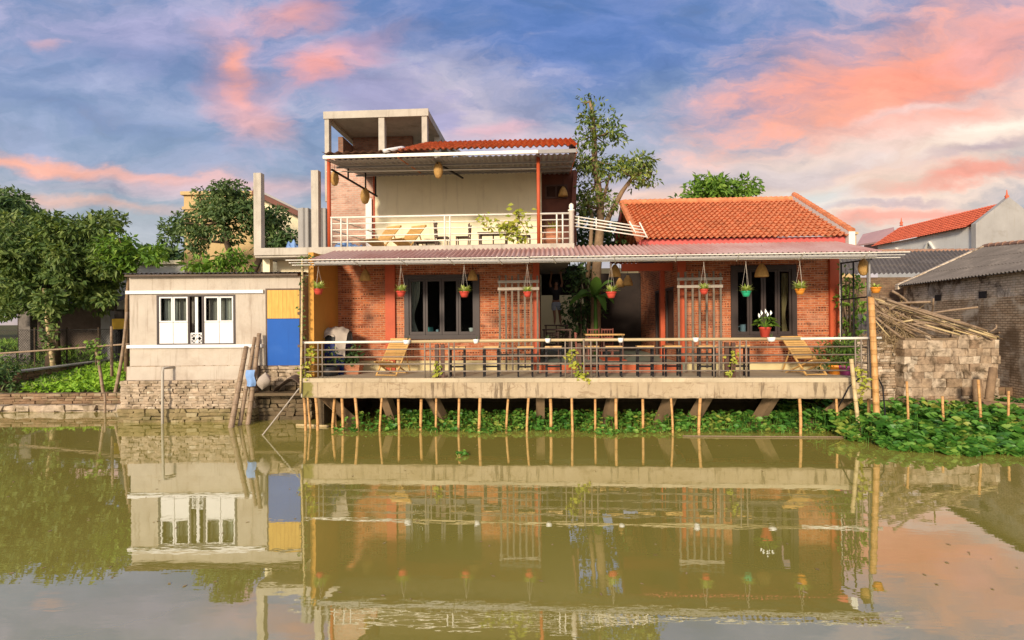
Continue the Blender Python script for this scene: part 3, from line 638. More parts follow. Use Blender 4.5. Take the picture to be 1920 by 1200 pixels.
# ================================================================== DECK
DZ = 1.44
ux0, ux1 = BU(565, 0, 725), BU(1641, 0, 725)
fb = BZ(1000, 746.5, 0)
deck = thing('concrete_deck', 'long weathered concrete terrace deck standing over the pond edge', 'deck', ((ux0+ux1)/2, 1.0, fb), FB)
MB().box(ux0, ux1, .12, 2.05, DZ-.14, DZ).build('floor_slab', M['deck_floor'], deck)
mb = MB(); n = 60; rr = random.Random(2)
MB().box(ux0, ux1, -.02, .118, DZ-.11, DZ+.004).build('edge_kerb', M['kerb'], deck)
mb = MB(); mb.grid(lambda a, b: (ux0+(ux1-ux0)*a, -.005+.012*math.sin(a*70)*math.sin(b*3+a*9), fb+(DZ-.112-fb)*b + (.004*math.sin(a*47)+.004*math.sin(a*210) if b < .01 else 0)), 160, 4)
mb.box(ux0, ux1, .03, .3, fb+.015, DZ-.142); mb.build('edge_beam', beam_mat(-(ux1-ux0)/2), deck)
MB().box(ux0-.003, ux0+.03, -.02, 1.9, fb+.02, DZ-.115).build('end_face', M['concrete'], deck)
for xt, xb, yb in ((605, 640, 797), (722, 728, 785), (808, 822, 790), (1013, 1013, 790), (1150, 1143, 790), (1258, 1248, 785), (1325, 1311, 785), (1449, 1436, 795), (1597, 1560, 795)):
    a, b = B(xt, 748, .6), B(xb, yb, 1.6)
    dx = (xb-xt)*.014*1.4
    MB().bar((a.x, .55, fb+.02), (a.x+dx*1.6, 1.5, -.5), .24, .26).build('strut', M['strut'], deck)
MB().box(ux0+.1, ux1+.0, 5.2, 5.5, -.8, fb+.3).box(ux0+.02, ux0+.25, .9, 5.2, -.8, fb+.0).build('back_wall', M['footing_dark'], deck)
# ================================================================== LEFT HOUSE
UL0, UL1 = -5.70, BU(1012, 2.0)          # brick front from side wall to courtyard corner
FZ = 4.95                                 # under the upper slab
house = thing('two_storey_house', 'brick riverside house with cream upper terrace and open concrete rooftop frame', 'house', ((UL0+UL1)/2, 5, .2), FB)
w0, w1, wz0, wz1 = BU(761, 2.0), BU(897, 2.0), BZ(830, 634, 2.0), BZ(830, 517, 2.0)
wall_grid(MB(), [UL0+.15, UL1], [DZ-.2, FZ], [(w0, w1, wz0, wz1)], 2.0, 2.22).build('front_wall', M['brick'], house)
MB().box(UL0+.15, UL1, 1.955, 1.998, DZ-.1, BZ(800, 676, 2.0)).build('skirting', M['skirting'], house)
MB().box(UL0, UL0+.148, .25, 2.3, DZ, FZ-.02).build('side_wall', M['ochre'], house)
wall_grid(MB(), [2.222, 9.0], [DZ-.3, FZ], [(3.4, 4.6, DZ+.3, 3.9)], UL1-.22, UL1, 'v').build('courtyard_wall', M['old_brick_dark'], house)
MB().box(UL0, UL1-.23, 8.0, 8.2, .2, FZ).box(UL0-.0, UL0+.148, 2.302, 8, .2, FZ).build('rear_wall', M['brick_dark'], house)
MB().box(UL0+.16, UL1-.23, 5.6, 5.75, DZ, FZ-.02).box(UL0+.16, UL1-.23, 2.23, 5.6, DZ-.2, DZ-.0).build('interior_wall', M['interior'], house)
for xa, xb in ((615, 628), (723, 741), (1000, 1012)):
    MB().box(BU(xa, 1.93), BU(xb, 1.93), 1.90, 1.999 if xa > 620 else 2.0, DZ-.002, FZ-.06).build('column', M['red_col'], house)
def big_window(u0, u1, z0, z1, parent, npanes, v=1.96):
    t = .10; f = MB()
    f.box(u0-.04, u0+t, v, v+.16, z0+t, z1-t); f.box(u1-t, u1+.04, v, v+.16, z0+t, z1-t)
    f.box(u0-.04, u1+.04, v, v+.16, z1-t, z1+.03); f.box(u0-.04, u1+.04, v-.03, v+.16, z0-.03, z0+t)
    w = f.build('window', M['dark_frame'], parent)
    W_ = (u1-u0-2*t)/npanes
    for k in range(npanes):
        a = u0+t+k*W_; b = a+W_; s = MB(); q = .07
        s.box(a+.006, a+q, v+.04, v+.10, z0+t+.004, z1-t-.004); s.box(b-q, b-.006, v+.04, v+.10, z0+t+.004, z1-t-.004)
        s.box(a+q, b-q, v+.04, v+.10, z0+t+.004, z0+t+.10); s.box(a+q, b-q, v+.04, v+.10, z1-t-.07, z1-t-.004)
        zb = z0+(z1-z0)*.80
        s.build('sash', M['dark_frame'], w)
        MB().box(a+q, b-q, v+.065, v+.071, z0+t+.10, z1-t-.07).build('pane', M['glass'], w)
    return w
big_window(w0, w1, wz0, wz1, house, 4)
# upper slab
sb = BZ(800, 473, 1.4); st = BZ(800, 462, 1.4)
usl, usr = BU(478, 1.4, 470), BU(1076, 1.4, 470)
MB().box(usl, usr, 1.4, 9.0, FZ, st, .0).build('upper_slab', M['concrete'], house)
mb = MB(); mb.box(usl, usr+.01, 1.34, 1.398, sb-.02, st+.02); mb.build('slab_edge', M['concrete'], house)
a = B(484, 480, 1.5); MB().box(usl, usl+.22, 1.85, 2.05, 4.5, FZ-.002).box(usl+.22, UL0-.02, 2.3, 2.45, 4.5, FZ-.002).build('lower_wall', M['cream'], house)
for xa, xb, yt in ((477, 491, 325), (585, 598, 320)):
    t_ = BZ(xa, yt, 1.5); MB().box(BU(xa, 1.5, 400), BU(xb, 1.5, 400), 1.45, 1.66, st, t_, .006).build('bare_column', M['concrete'], house)
# upper storey
VC = 4.4
uc0, uc1, uc2 = BU(703, VC, 400), BU(1008, VC, 400), BU(1077, VC, 400)
ztop = BZ(850, 330, VC)+.25
MB().box(uc0, uc1, VC, VC+.2, st, ztop).build('terrace_wall', M['cream'], house)
ub0 = BU(617, 4.9, 400)
MB().box(ub0, uc0-.002, 4.7, 4.9, st, ztop+.2).box(ub0, ub0+.2, 4.9, 9, st, ztop).box(uc0+.002, uc0+.15, 4.42, 4.698, st, ztop).build('brick_wall', M['brick_pale'], house)
a = B(692, 400, 4.65); MB().box(a.x-.11, a.x+.11, 4.60, 4.699, st, BZ(692, 372, 4.6)).build('duct', M['white'], house)
MB().box(uc0-.05, uc0+.0, VC-.03, VC+.2, st, ztop).build('corner_trim', M['red_col'], house)
# recessed boarded bay at the right end of the upper floor
MB().box(uc1, uc2+.1, VC+.5, VC+.62, st, ztop).build('boarded_wall', M['brown_board'], house)
bw = MB(); a0, a1, b0, b1 = BU(1022, VC+.45, 400), BU(1064, VC+.45, 400), BZ(1040, 372, VC+.45), BZ(1040, 346, VC+.45)
for q in ((a0, a1, b0, b0+.06), (a0, a1, b1-.06, b1), (a0, a0+.06, b0+.06, b1-.06), (a1-.06, a1, b0+.06, b1-.06), ((a0+a1)/2-.03, (a0+a1)/2+.03, b0+.06, b1-.06)): bw.box(q[0], q[1], VC+.44, VC+.5, q[2], q[3])
bw = bw.build('window', M['dark_wood'], house); MB().box(a0+.06, a1-.06, VC+.47, VC+.476, b0+.06, b1-.06).build('pane', M['glass'], bw)
MB().box(uc1-.0, uc1+.14, VC-.02, VC+.5, st, ztop).build('pier', M['cream'], house)
mb = MB(); p0, p1 = B(1079, 322, VC+.1), B(1068, 400, VC+.1); mb.bar((p0.x, VC+.2, p0.z), (p1.x, VC+.2, st), .14, .3); mb.build('raking_board', M['brown_board'], house)
for xa, yt in ((616.5, 303), (1009, 288)):
    a = B(xa, yt, 1.5); MB().tube([(a.x, 1.5, st), (a.x, 1.5, a.z+.1)], .055, 10).build('steel_post', M['red_col'], house, smooth=True)
# main terrace roof: sheet ceiling and a tiled slope above it
rv0, rv1 = 1.05, 5.2
zr0, zr1 = BZ(608, 302, rv0), BZ(1082, 284, rv0)
zf = (zr0+zr1)/2
ru0, ru1 = BU(606, rv0, 300), BU(1082, rv0, 290)
us_ = BU(1009, rv0, 290)
cb = ztop-.12
mb = MB(); corr(mb, (ru0+.02, rv0+.05, zf+.0), (ru1-.02, rv0+.05, zf+.0), (ru0+.02, VC+.6, cb), (ru1-.02, VC+.6, cb), 44, .018); mb.build('ceiling_sheet', M['sheet_grey'], house)
MB().box(ru0, us_, rv0-.03, rv0+.03, zf+.02, zf+.11).build('fascia', M['white_metal'], house)
for k, vv in enumerate((1.9, 2.8, 3.6)):
    zz = zf+(cb-zf)*(vv-rv0)/(VC+.6-rv0)-.06; MB().box(ru0+.05, ru1-.05, vv, vv+.06, zz-.05, zz).build('purlin', M['sheet_grey'], house)
rz1 = zf+.13+(rv1-rv0)*math.tan(math.radians(22))
tl0 = BU(745, rv0, 300)
mb = tile_roof(MB(), (tl0, rv0-.08, zf+.17), (ru1+.02, rv0-.08, zf+.17), (tl0, rv1, rz1), (ru1+.02, rv1, rz1), 29, 20, .03, .04)
MB().box(us_+.002, ru1-.002, rv0, rv0+.05, zf+.02, zf+.125).build('fascia', M['sheet_grey'], house); mb.hexa([(ru1-.03, rv0, zf+.0), (ru1+.0, rv0, zf+.0), (ru1+.0, rv1, cb), (ru1-.03, rv1, cb)], [(ru1-.03, rv0, zf+.15), (ru1, rv0, zf+.15), (ru1, rv1, rz1-.02), (ru1-.03, rv1, rz1-.02)])
mb.hexa([(tl0, rv0, zf+.0), (tl0+.03, rv0, zf+.0), (tl0+.03, rv1, cb), (tl0, rv1, cb)], [(tl0, rv0, zf+.15), (tl0+.03, rv0, zf+.15), (tl0+.03, rv1, rz1-.02), (tl0, rv1, rz1-.02)])
mb.build('tiled_roof', M['tile'], house)
e_ = tile_roof(MB(), (ru0-.02, rv0-.08, zf+.16), (tl0+.03, rv0-.08, zf+.16), (ru0-.02, 5.2, cb+.06), (tl0+.03, 5.2, cb+.06), 9, 12, .025, .03).build('tiled_eave', M['tile_grey'], house); e_['label'] = 'weathered brown tiled eave at the left'
MB().tube([(tl0-.36, rv0-.1, zf+.17), (tl0-.02, rv0+.5, zf+.44), (tl0+.04, rv0+.6, zf+.46)], .06, 10).build('hip_ridge', M['white'], house, smooth=True)
# diagonal roof brace over the left bay
br = MB(); p0 = B(622, 318, 1.6); p1 = B(707, 368, 4.3); br.bar(p0, p1, .05, .05)
for x_, y_ in ((650, 334), (683, 353), (704, 366)):
    f = (x_-622)/(707-622); p = p0.lerp(p1, f); zc = zf+(cb-zf)*(p.y-rv0)/(VC+.6-rv0); br.bar(p, (p.x, p.y, zc), .04, .04)
br.build('roof_brace', M['black_metal'], house)
br = MB(); p0 = B(820, 306, 1.6); p1 = B(868, 334, 4.2); br.bar(p0, p1, .05, .05); br.build('roof_brace', M['black_metal'], house)
a, b = B(612, 322, 2.2), B(1006, 316, 2.2); MB().tube([a, b], .018, 6).build('conduit', M['white_metal'], house)
# rooftop concrete frame
pv0, pv1 = 5.3, 10.8
pu0, pu1 = BU(608.5, pv0, 250), BU(803, pv0, 250)
pz1, pzb = BZ(700, 208, pv0), BZ(700, 221, pv0)
zb_ = 8.3
MB().box(pu0, pu1, pv0, pv1, pzb+.1, pz1).box(pu0-.02, pu1+.02, pv0-.06, pv0+.0, pzb, pz1+.01).box(pu0, pu0+.2, pv0+.002, pv1, pzb, pzb+.1).box(pu1-.2, pu1, pv0+.002, pv1, pzb, pzb+.1).build('rooftop_slab', M['concrete'], house)
for xa, xb in ((609, 617), (710, 721), (791, 801)): MB().box(BU(xa, pv0, 250), BU(xb, pv0, 250), pv0-.02, pv0+.22, zb_-.8, pzb-.001).build('rooftop_column', M['concrete'], house)
MB().box(pu1-.24, pu1, 7.5, 7.75, zb_-.8, pzb-.001).build('rooftop_column', M['concrete'], house)
MB().box(pu0+.25, BU(773, 7.6, 250), 7.6, 7.8, zb_-.8, pzb+.099).box(pu0+.05, pu0+.25, pv0+1.2, 7.8, zb_-.8, pzb-.25).build('rooftop_wall', M['brick_dark'], house)
MB().box(pu0, BU(712, pv0, 290), pv0+.02, pv0+.2, zb_-.8, BZ(650, 288, pv0)).build('parapet', M['brick_pale'], house)
MB().box(pu0, pu1+.3, pv0+.23, pv1, zb_-.9, zb_-.2).build('rooftop_floor', M['concrete'], house)
mb = MB(); mb.bar((pu1-.1, pv1-1.0, BZ(800, 285, pv1)), (pu1+.6, pv1+1, BZ(800, 285, pv1)-.2), .2, .2)
for k in range(6): mb.box(BU(776, 9.5, 290)+.0, BU(790, 9.5, 290), 9.5+.0, 9.6, zb_, zb_+.5) if k == 0 else None
mb.build('rooftop_stub', M['concrete'], house)
# ================================================================== RIGHT HOUSE
RU0, RU1 = BU(1271, 2.0), BU(1574, 2.0)
rh = thing('tiled_house', 'single storey brick house under a bright orange tiled roof', 'house', ((RU0+RU1)/2, 5, .2), FB)
w0, w1, wz0, wz1 = BU(1373, 2.0), BU(1491, 2.0), BZ(1430, 634, 2.0), BZ(1430, 499, 2.0)
RT = BZ(1400, 462, 2.1)
RH = BZ(1400, 449, 2.1)
wall_grid(MB(), [RU0, RU1], [DZ-.2, RT], [(w0, w1, wz0, wz1)], 2.0, 2.22).build('front_wall', M['brick'], rh)
MB().box(RU0, RU1, 1.955, 1.998, DZ-.1, BZ(1450, 679, 2.0)).build('skirting', M['skirting'], rh)
big_window(w0, w1, wz0, wz1, rh, 4)
RV1 = 8.6
# side wall along the courtyard with two dark doorways
d1, d2 = (4.0, 5.2), (2.5, 3.6)
wall_grid(MB(), [2.222, RV1], [DZ-.3, RT], [(d1[0], d1[1], 1.72, 4.0), (d2[0], d2[1], 2.2, 4.0)], RU0, RU0+.2, 'v').build('courtyard_wall', M['brick'], rh)
for (q0, q1), zz in ((d1, 1.72), (d2, 2.2)):
    dd = MB().box(RU0+.06, RU0+.12, q0, q1, zz, 4.0).build('door', M['dark_wood'], rh)
    MB().box(RU0-.01, RU0+.05, q0, q0+.09, zz, 4.0).box(RU0-.01, RU0+.05, q1-.09, q1, zz, 4.0).box(RU0-.01, RU0+.05, q0+.09, q1-.09, 3.9, 4.0).build('door_frame', M['dark_frame'], dd)
MB().box(RU0-.14, RU0-.002, 3.72, 3.92, 1.7, RT-.3).build('column', M['red_col'], rh)
MB().box(RU0+.2, RU1, 8.4, RV1, .2, RT).box(RU1-.2, RU1, 2.222, 8.4, .2, RT).build('rear_wall', M['brick'], rh)
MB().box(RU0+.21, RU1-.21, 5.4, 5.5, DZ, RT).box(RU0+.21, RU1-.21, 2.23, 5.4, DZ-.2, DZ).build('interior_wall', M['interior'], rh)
for xa, xb in ((1271, 1286), (1556, 1573)): MB().box(BU(xa, 1.93), BU(xb, 1.93), 1.90, 1.999, DZ-.002, RT-.1).build('column', M['red_col'], rh)
e0, e1 = B(1212, 449, 1.75), B(1580, 447, 1.75); ez = (e0.z+e1.z)/2
k0, k1 = B(1164, 383, 5.3), B(1494, 375, 5.3); kz = (k0.z+k1.z)/2
eu0, eu1 = (e0.x+k0.x)/2-.1, (e1.x+k1.x)/2
MB().box(eu0+.04, eu1-.03, 1.88, 2.1, RT-.02, ez+.05).build('fascia', M['red_fascia'], rh)
mb = tile_roof(MB(), (eu0, 1.75, ez), (eu1, 1.75, ez), (eu0, 5.3, kz), (eu1, 5.3, kz), 36, 15, .032, .07)
tile_roof(mb, (eu1, 8.85, ez), (eu0, 8.85, ez), (eu1, 5.3, kz), (eu0, 5.3, kz), 32, 13, .03, .05, per=4)
mb.build('tiled_roof', M['tile'], rh)
mb = MB()
for k in range(34):
    a = eu0+(eu1-eu0)*k/34; b = a+(eu1-eu0)/34*1.08
    mb.tube([(a, 5.3, kz+.035), (b, 5.3, kz+.05)], [.10, .12], 10)
for k in range(18):
    for uu in (eu0,):
        f0, f1 = k/18, (k+1.1)/18
        mb.tube([(uu, 1.75+3.55*f0, ez+(kz-ez)*f0+.05), (uu, 1.75+3.55*min(1, f1), ez+(kz-ez)*min(1, f1)+.06)], [.10, .085], 8)
mb.build('ridge_tiles', M['tile'], rh)
mb = MB()
mb.hexa([(eu1-.02, 1.72, ez-.25), (eu1+.16, 1.72, ez-.25), (eu1+.16, 5.3, kz-.25), (eu1-.02, 5.3, kz-.25)], [(eu1-.02, 1.72, ez+.16), (eu1+.16, 1.72, ez+.16), (eu1+.16, 5.3, kz+.2), (eu1-.02, 5.3, kz+.2)])
mb.hexa([(eu1-.02, 5.3, kz-.25), (eu1+.16, 5.3, kz-.25), (eu1+.16, 8.8, ez-.25), (eu1-.02, 8.8, ez-.25)], [(eu1-.02, 5.3, kz+.2), (eu1+.16, 5.3, kz+.2), (eu1+.16, 8.8, ez+.16), (eu1-.02, 8.8, ez+.16)])
mb.build('verge_parapet', M['white_wall'], rh)
mb = MB()
for k in range(16):
    f0, f1 = k/16, (k+.95)/16; mb.tube([(eu1+.07, 1.72+3.58*f0, ez+.18+(kz+.04-ez)*f0), (eu1+.07, 1.72+3.58*f1, ez+.18+(kz+.04-ez)*f1)], [.10, .085], 8)
mb.build('verge_tiles', M['tile'], rh)
# left gable: boarded, in shade, with a red barge board
gz = RT-.1
MB().add([(RU0-.02, 2.0, gz), (RU0-.02, 8.6, gz), (RU0-.02, 8.6, ez+.05), (RU0-.02, 5.3, kz-.1), (RU0-.02, 2.0, ez+.05), (RU0+.1, 2.0, gz), (RU0+.1, 8.6, gz), (RU0+.1, 8.6, ez+.05), (RU0+.1, 5.3, kz-.1), (RU0+.1, 2.0, ez+.05)], [(0,1,2,3,4), (9,8,7,6,5), (0,4,9,5), (0,5,6,1), (1,6,7,2), (2,7,8,3), (3,8,9,4)]).build('gable', M['brown_board'], rh)
mb = MB(); mb.bar((eu0+.03, 1.75, ez-.1), (eu0+.03, 5.3, kz-.1), .05, .2); mb.bar((eu0+.03, 8.8, ez-.1), (eu0+.03, 5.3, kz-.1), .05, .2); mb.build('barge_board', M['red_fascia'], rh)
a = B(1217, 490, 2.3); MB().box(BU(1165, 2.6, 500), RU0-.02, 2.5, 2.65, BZ(1190, 508, 2.5), BZ(1190, 494, 2.5)).build('lintel_beam', M['red_col'], rh)
# ================================================================== COURTYARD between the houses
CYF = 1.70
tag(MB().box(UL1+.02, BU(1092, 8.6), 8.6, 8.8, BZ(1050, 553, 8.6), 5.3).build('left_shade_backing', M['deep_shade']), 'near-black panel added as deep shade high at the left back of the courtyard', 'panel')  # added panel, its black colour stands in for shade above the back wall
cy = thing('courtyard_step', 'raised tiled courtyard floor with a red painted step between the houses', 'step', ((UL1+RU0)/2, 2, DZ-.3), FB)
MB().box(UL1-.1, RU0+.1, 1.62, 10.9, DZ-.3, 1.70).build('floor', M['floor_tile'], cy)
MB().box(UL1-.02, RU0+.02, 1.585, 1.618, DZ-.02, 1.66).build('riser', M['step_red'], cy)
tag(MB().box(UL1-.6, RU0+1.0, 11, 11.2, .3, 5.4).build('courtyard_wall', M['skirting']), 'cream wall closing the back of the planted courtyard', 'wall')
tag(MB().box(BU(1124, 8.0), RU0-.02, 8.0, 8.2, CYF, 4.9).build('right_shade_backing', M['deep_shade']), 'near-black screen added as deep shade at the right back of the courtyard', 'screen')  # added sheet, painted black in place of the shaded courtyard depth
tag(MB().box(BU(1128, 3.0, 680), BU(1172, 3.0, 680), 2.6, 3.9, 1.703, 1.715).build('doormat', M['red_col']), 'flat red mat lying on the courtyard floor', 'mat')
# ================================================================== CANOPY
can = thing('corrugated_canopy', 'long faded red corrugated canopy over the whole deck', 'canopy', (0, .6, 4.6), FB)
cv0, cv1 = -.35, 1.335
czf = (BZ(640, 487, cv0)+BZ(1600, 472, cv0))/2; czb = (BZ(640, 470, cv1)+BZ(1200, 465, 1.85))/2-.02
cu0, cu1 = BU(580, cv0, 487), BU(1656, cv0, 470); bu0 = BU(618, cv1, 470)
mb = MB(); um = usr+.02
fm = (um-cu0)/(cu1-cu0)
PI_ = .135; corr(mb, (cu0, cv0, czf), (um, cv0, czf), (cu0, cv1, czb), (um, cv1, czb), (um-cu0)/PI_, .028)
corr(mb, (um, cv0, czf), (cu1, cv0, czf), (um, 1.85, czb+.12), (cu1, 1.85, czb+.12), (cu1-um)/PI_, .028, ph=2*PI*(um-cu0)/PI_)
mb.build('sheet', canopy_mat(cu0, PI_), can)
MB().box(cu0+.1, cu1-.1, cv0+.08, cv0+.14, czf-.12, czf-.025).build('front_beam', M['sheet_grey'], can)
MB().box(cu0+.2, cu1-.3, .6, .66, czf+.10, czf+.19).build('purlin', M['sheet_grey'], can)
for uu in np.linspace(cu0+.3, cu1-.6, 8): 
    mb = MB(); mb.bar((uu, cv0+.15, czf-.06), (uu, 1.33, czb-.07), .05, .06); mb.build('rafter', M['sheet_grey'], can)
# clothes rails hung below the canopy edge
for nm, xa, ya, xb, yb, vv, lab in (('clothes_rail', 545, 493, 992, 489, 0, 'left set of three thin clothes rails hung under the canopy edge'), ('clothes_rail', 994, 487.5, 1692, 479, 0, 'right set of three thin white clothes rails hung under the canopy edge')):
    p, q = B(xa, ya, -.3), B(xb, yb, -.3); zz = (p.z+q.z)/2
    cr_ = thing(nm, lab, 'clothes rail', ((p.x+q.x)/2, -.3, zz-.05), FB, 'clothes rails under the canopy')
    for k, (dv, dz) in enumerate(((-.28, .05), (-.1, .0), (.08, -.045))): MB().tube([(p.x, -.3+dv, p.z*.5+zz*.5+dz), (q.x, -.3+dv, q.z*.5+zz*.5+dz)], .013, 6).build('rail', M['white_metal'], cr_)
    mb = MB(); n = 5 if q.x-p.x < 7 else 6
    for k in range(n):
        f = (k+.4)/n; u = p.x+(q.x-p.x)*f; z_ = (p.z+(q.z-p.z)*f)*.5+zz*.5
        mb.bar((u-.05, -.62, z_+.07), (u+.05, -.1, z_-.07), .02, .02); mb.bar((u, -.25, z_), (u, -.25, min(czf-.13, z_+.2)), .012, .012)
    mb.build('bracket', M['white_metal'], cr_)
# ================================================================== RAILINGS
def zl(px, py, v): return BZ(px, py, v)
rl = thing('deck_railing', 'rusty grey steel railing with a thick cream handrail along the deck edge', 'railing', ((ux0+ux1)/2, .05, DZ), FB)
V = .05
def rail_pts(pts): return [B(x, y, V) for x, y in pts]
tr = rail_pts([(566, 644.5), (760, 641.5), (1000, 637.5), (1300, 635.5), (1500, 634.5), (1652, 632.5)])
zt_ = sum(p.z for p in tr)/len(tr)
tr = [Vector((p.x, V, (p.z+zt_)/2)) for p in tr]
MB().tube(tr[1:-1], .040, 12).build('handrail', M['rail_cream'], rl, smooth=True)
MB().tube([tr[0], tr[1]], .034, 12).build('handrail_end', M['white_metal'], rl, smooth=True); MB().tube([tr[-2], tr[-1]], .034, 12).build('handrail_end', M['white_metal'], rl, smooth=True)
def topz(u):
    for a, b in zip(tr, tr[1:]):
        if a.x <= u <= b.x: return a.z+(b.z-a.z)*(u-a.x)/(b.x-a.x)
    return zt_
ur0, ur1 = tr[0].x, BU(1632, V, 660)
for f in (.79, .585, .385, .185):
    MB().tube([(ur0, V, DZ+(topz(ur0)-DZ)*f), (0, V, DZ+(topz(0)-DZ)*f), (ur1, V, DZ+(topz(ur1-.1)-DZ)*f)], .019, 8).build('rail', M['rail_rust'], rl, smooth=True)
for px in (566, 573, 597, 605, 797, 807, 842, 852, 1060, 1072, 1108, 1119, 1338, 1348, 1387, 1399, 1603, 1614, 1628):
    u = BU(px, V, 680); MB().tube([(u, V-.022, DZ), (u, V-.022, topz(u)-.03)], .019, 8).build('baluster', M['rail_rust'], rl, smooth=True)
for px in (819, 830, 1086, 1363, 1375):
    u = BU(px, V+.05, 680); MB().box(u-.05, u+.05, V+.03, V+.12, DZ, topz(u)-.09, .006).build('post', M['dark_wood'], rl)
u = BU(1094.5, V, 680); MB().tube([(u, V-.05, DZ), (u, V-.05, topz(u)+.02)], .026, 8).build('post', M['rail_rust'], rl)
for u in (ur0+.02, ur1+.05): MB().tube([(u, V+.05, topz(0)*.35+DZ*.65), (u, 1.9, topz(0)*.35+DZ*.65)], .018, 8).tube([(u, V, topz(0)*.75+DZ*.25), (u, 1.9, topz(0)*.75+DZ*.25)], .018, 8).build('side_rail', M['rail_rust'], rl)
# upper terrace railing
VU = 1.5
ul = thing('terrace_railing', 'cream white pipe railing around the upper terrace', 'railing', (BU(845, VU, 460), VU, st), FB)
p0, p1 = B(618, 408, VU), B(1072, 400, VU); zu = (p0.z+p1.z)/2; d_ = (p0.z-p1.z)/4
MB().tube([(p0.x, VU, zu+d_), (p1.x, VU, zu-d_)], .030, 10).build('handrail', M['white_metal'], ul, smooth=True)
for f in (.80, .60, .40, .20): MB().tube([(p0.x, VU, st+(zu-st)*f), (p1.x, VU, st+(zu-st)*f)], .018, 8).build('rail', M['white_metal'], ul, smooth=True)
for px in (622, 640, 652, 834, 844, 1044, 1055): u = BU(px, VU, 430); MB().tube([(u, VU-.02, st+.02), (u, VU-.02, zu-.03)], .024, 8).build('baluster', M['white_metal'], ul, smooth=True)
u = BU(1071.5, VU, 430); MB().lathe((u, VU, st), [(.075, 0), (.075, zu-st+.05), (.10, zu-st+.06), (.10, zu-st+.10), (.05, zu-st+.12), (.075, zu-st+.18), (.06, zu-st+.26), (.0, zu-st+.30)], 12).build('newel_post', M['white_metal'], ul, smooth=True)
for f in (1.0, .6, .2): MB().tube([(p0.x+.02, VU, st+(zu-st)*f), (p0.x+.5, 4.4, st+(zu-st)*f)], .02, 6).build('side_rail', M['white_metal'], ul)
# stair handrail going down to the right, over the courtyard
sl = thing('stair_handrail', 'white pipe stair handrail slanting down toward the orange tiled roof', 'handrail', (BU(1140, 2.0, 430), 1.7, BZ(1140, 440, 1.7)), FB)
q0, q1 = B(1074, 404, 1.7), B(1205, 422, 1.15)
for k, (a_, b_) in enumerate(((405, 425), (411, 431), (417, 437), (423.5, 444))):
    p, q = B(1074, a_, 1.7), B(1200 + k*4, b_, 1.15); MB().tube([p, q], .019, 8).build('rail', M['white_metal'], sl, smooth=True)
for px, a_, b_ in ((1085, 405, 424), (1118, 408, 428), ):
    f = (px-1074)/131; v_ = 1.7-.55*f; MB().tube([B(px, a_, v_), B(px, b_, v_)], .019, 8).build('baluster', M['white_metal'], sl, smooth=True)
for p, q in (((1180, 415), (1192, 437)), ((1199, 417), (1214, 446))):
    MB().tube([B(p[0], p[1], 1.25), B(q[0], q[1], 1.15)], .022, 8).build('baluster', M['white_metal'], sl, smooth=True)
# ================================================================== BAR STOOLS at the railing
def make_stool(loc, label):
    t = thing('bar_stool', label, 'stool', loc, FB, 'bar stools along the deck railing'); F = LF(t); h = .80
    MB().box(-.225, .225, -.16, .16, h, h+.035, .003).build('seat', M['pine'], t, F)
    for sx in (-1, 1):
        for sy in (-1, 1): MB().box(sx*.195-.021, sx*.195+.021, sy*.13-.021, sy*.13+.021, 0, h-.001).build('leg', M['black_metal'], t, F)
    for zz in (.26, h-.05):
        m = MB()
        for sy in (-1, 1): m.box(-.196, .196, sy*.13-.012, sy*.13+.012, zz, zz+.025)
        for sx in (-1, 1): m.box(sx*.195-.012, sx*.195+.012, -.1301, .1301, zz+.001, zz+.024)
        m.build('stretcher', M['black_metal'], t, F)
    return t
stool_px = [858, 921, 985, 1038, 1107, 1150, 1209, 1260, 1323, 1386]
stool_lab = ['bar stool nearest the left dark post pair, standing before the window', 'bar stool right of the window, before plain brick wall', 'bar stool in front of the left slatted trellis', 'bar stool at the left edge of the courtyard opening', 'bar stool just right of the middle dark railing post', 'bar stool below the railing pot at the courtyard centre', 'bar stool alone before the red step, right half of courtyard', 'bar stool at the right end of the courtyard opening', 'bar stool in front of the right slatted trellis', 'bar stool behind the right dark post pair']
st0 = None
for k, (px, lb) in enumerate(zip(stool_px, stool_lab)):
    lb = 'wooden topped black ' + lb
    loc = (BU(px, .45, 680), .45+.06*math.sin(k*2.1), DZ)
    if st0 is None: st0 = make_stool(loc, lb)
    else:
        c = copy_tree(st0); place(c, loc, FB, .08*math.sin(k*3.7)); c['label'] = lb
place(st0, (BU(858, .45, 680), .45, DZ), FB, .05)
# ================================================================== SLATTED TRELLISES
def trellis(x0, x1, ytop, ybot, y1, y2, label):
    v = 1.15; a, b = BU(x0, v, 600), BU(x1, v, 600); zt0, zb0 = BZ((x0+x1)/2, ytop, v), BZ((x0+x1)/2, ybot, v)
    t = thing('slat_trellis', label, 'trellis', ((a+b)/2, v, DZ), FB, 'slatted trellises before the brick walls')
    for k in range(7):
        u = a+(b-a)*k/6; MB().box(u-.027, u+.027, v, v+.035, DZ+(.0 if k in (0, 6) else .12+.04*math.sin(k*5)), zt0+.03*math.sin(k*9), .004).build('slat', M['slat_grey'], t)
    for y_ in (y1, y2): zz = BZ((x0+x1)/2, y_, v); MB().box(a-.05, b+.05, v-.03, v-.002, zz-.04, zz+.04, .003).build('crossbar', M['slat_pale'], t)
    zz = DZ+.55; MB().box(a-.02, b+.02, v+.037, v+.06, zz-.03, zz+.03).build('crossbar', M['slat_grey'], t)
trellis(937, 1008, 516, 692, 528, 541.5, 'grey wooden slat trellis left of the courtyard, behind a red hanging pot')
trellis(1273, 1352, 510, 690, 523, 537, 'grey wooden slat trellis right of the courtyard, beside the right window')
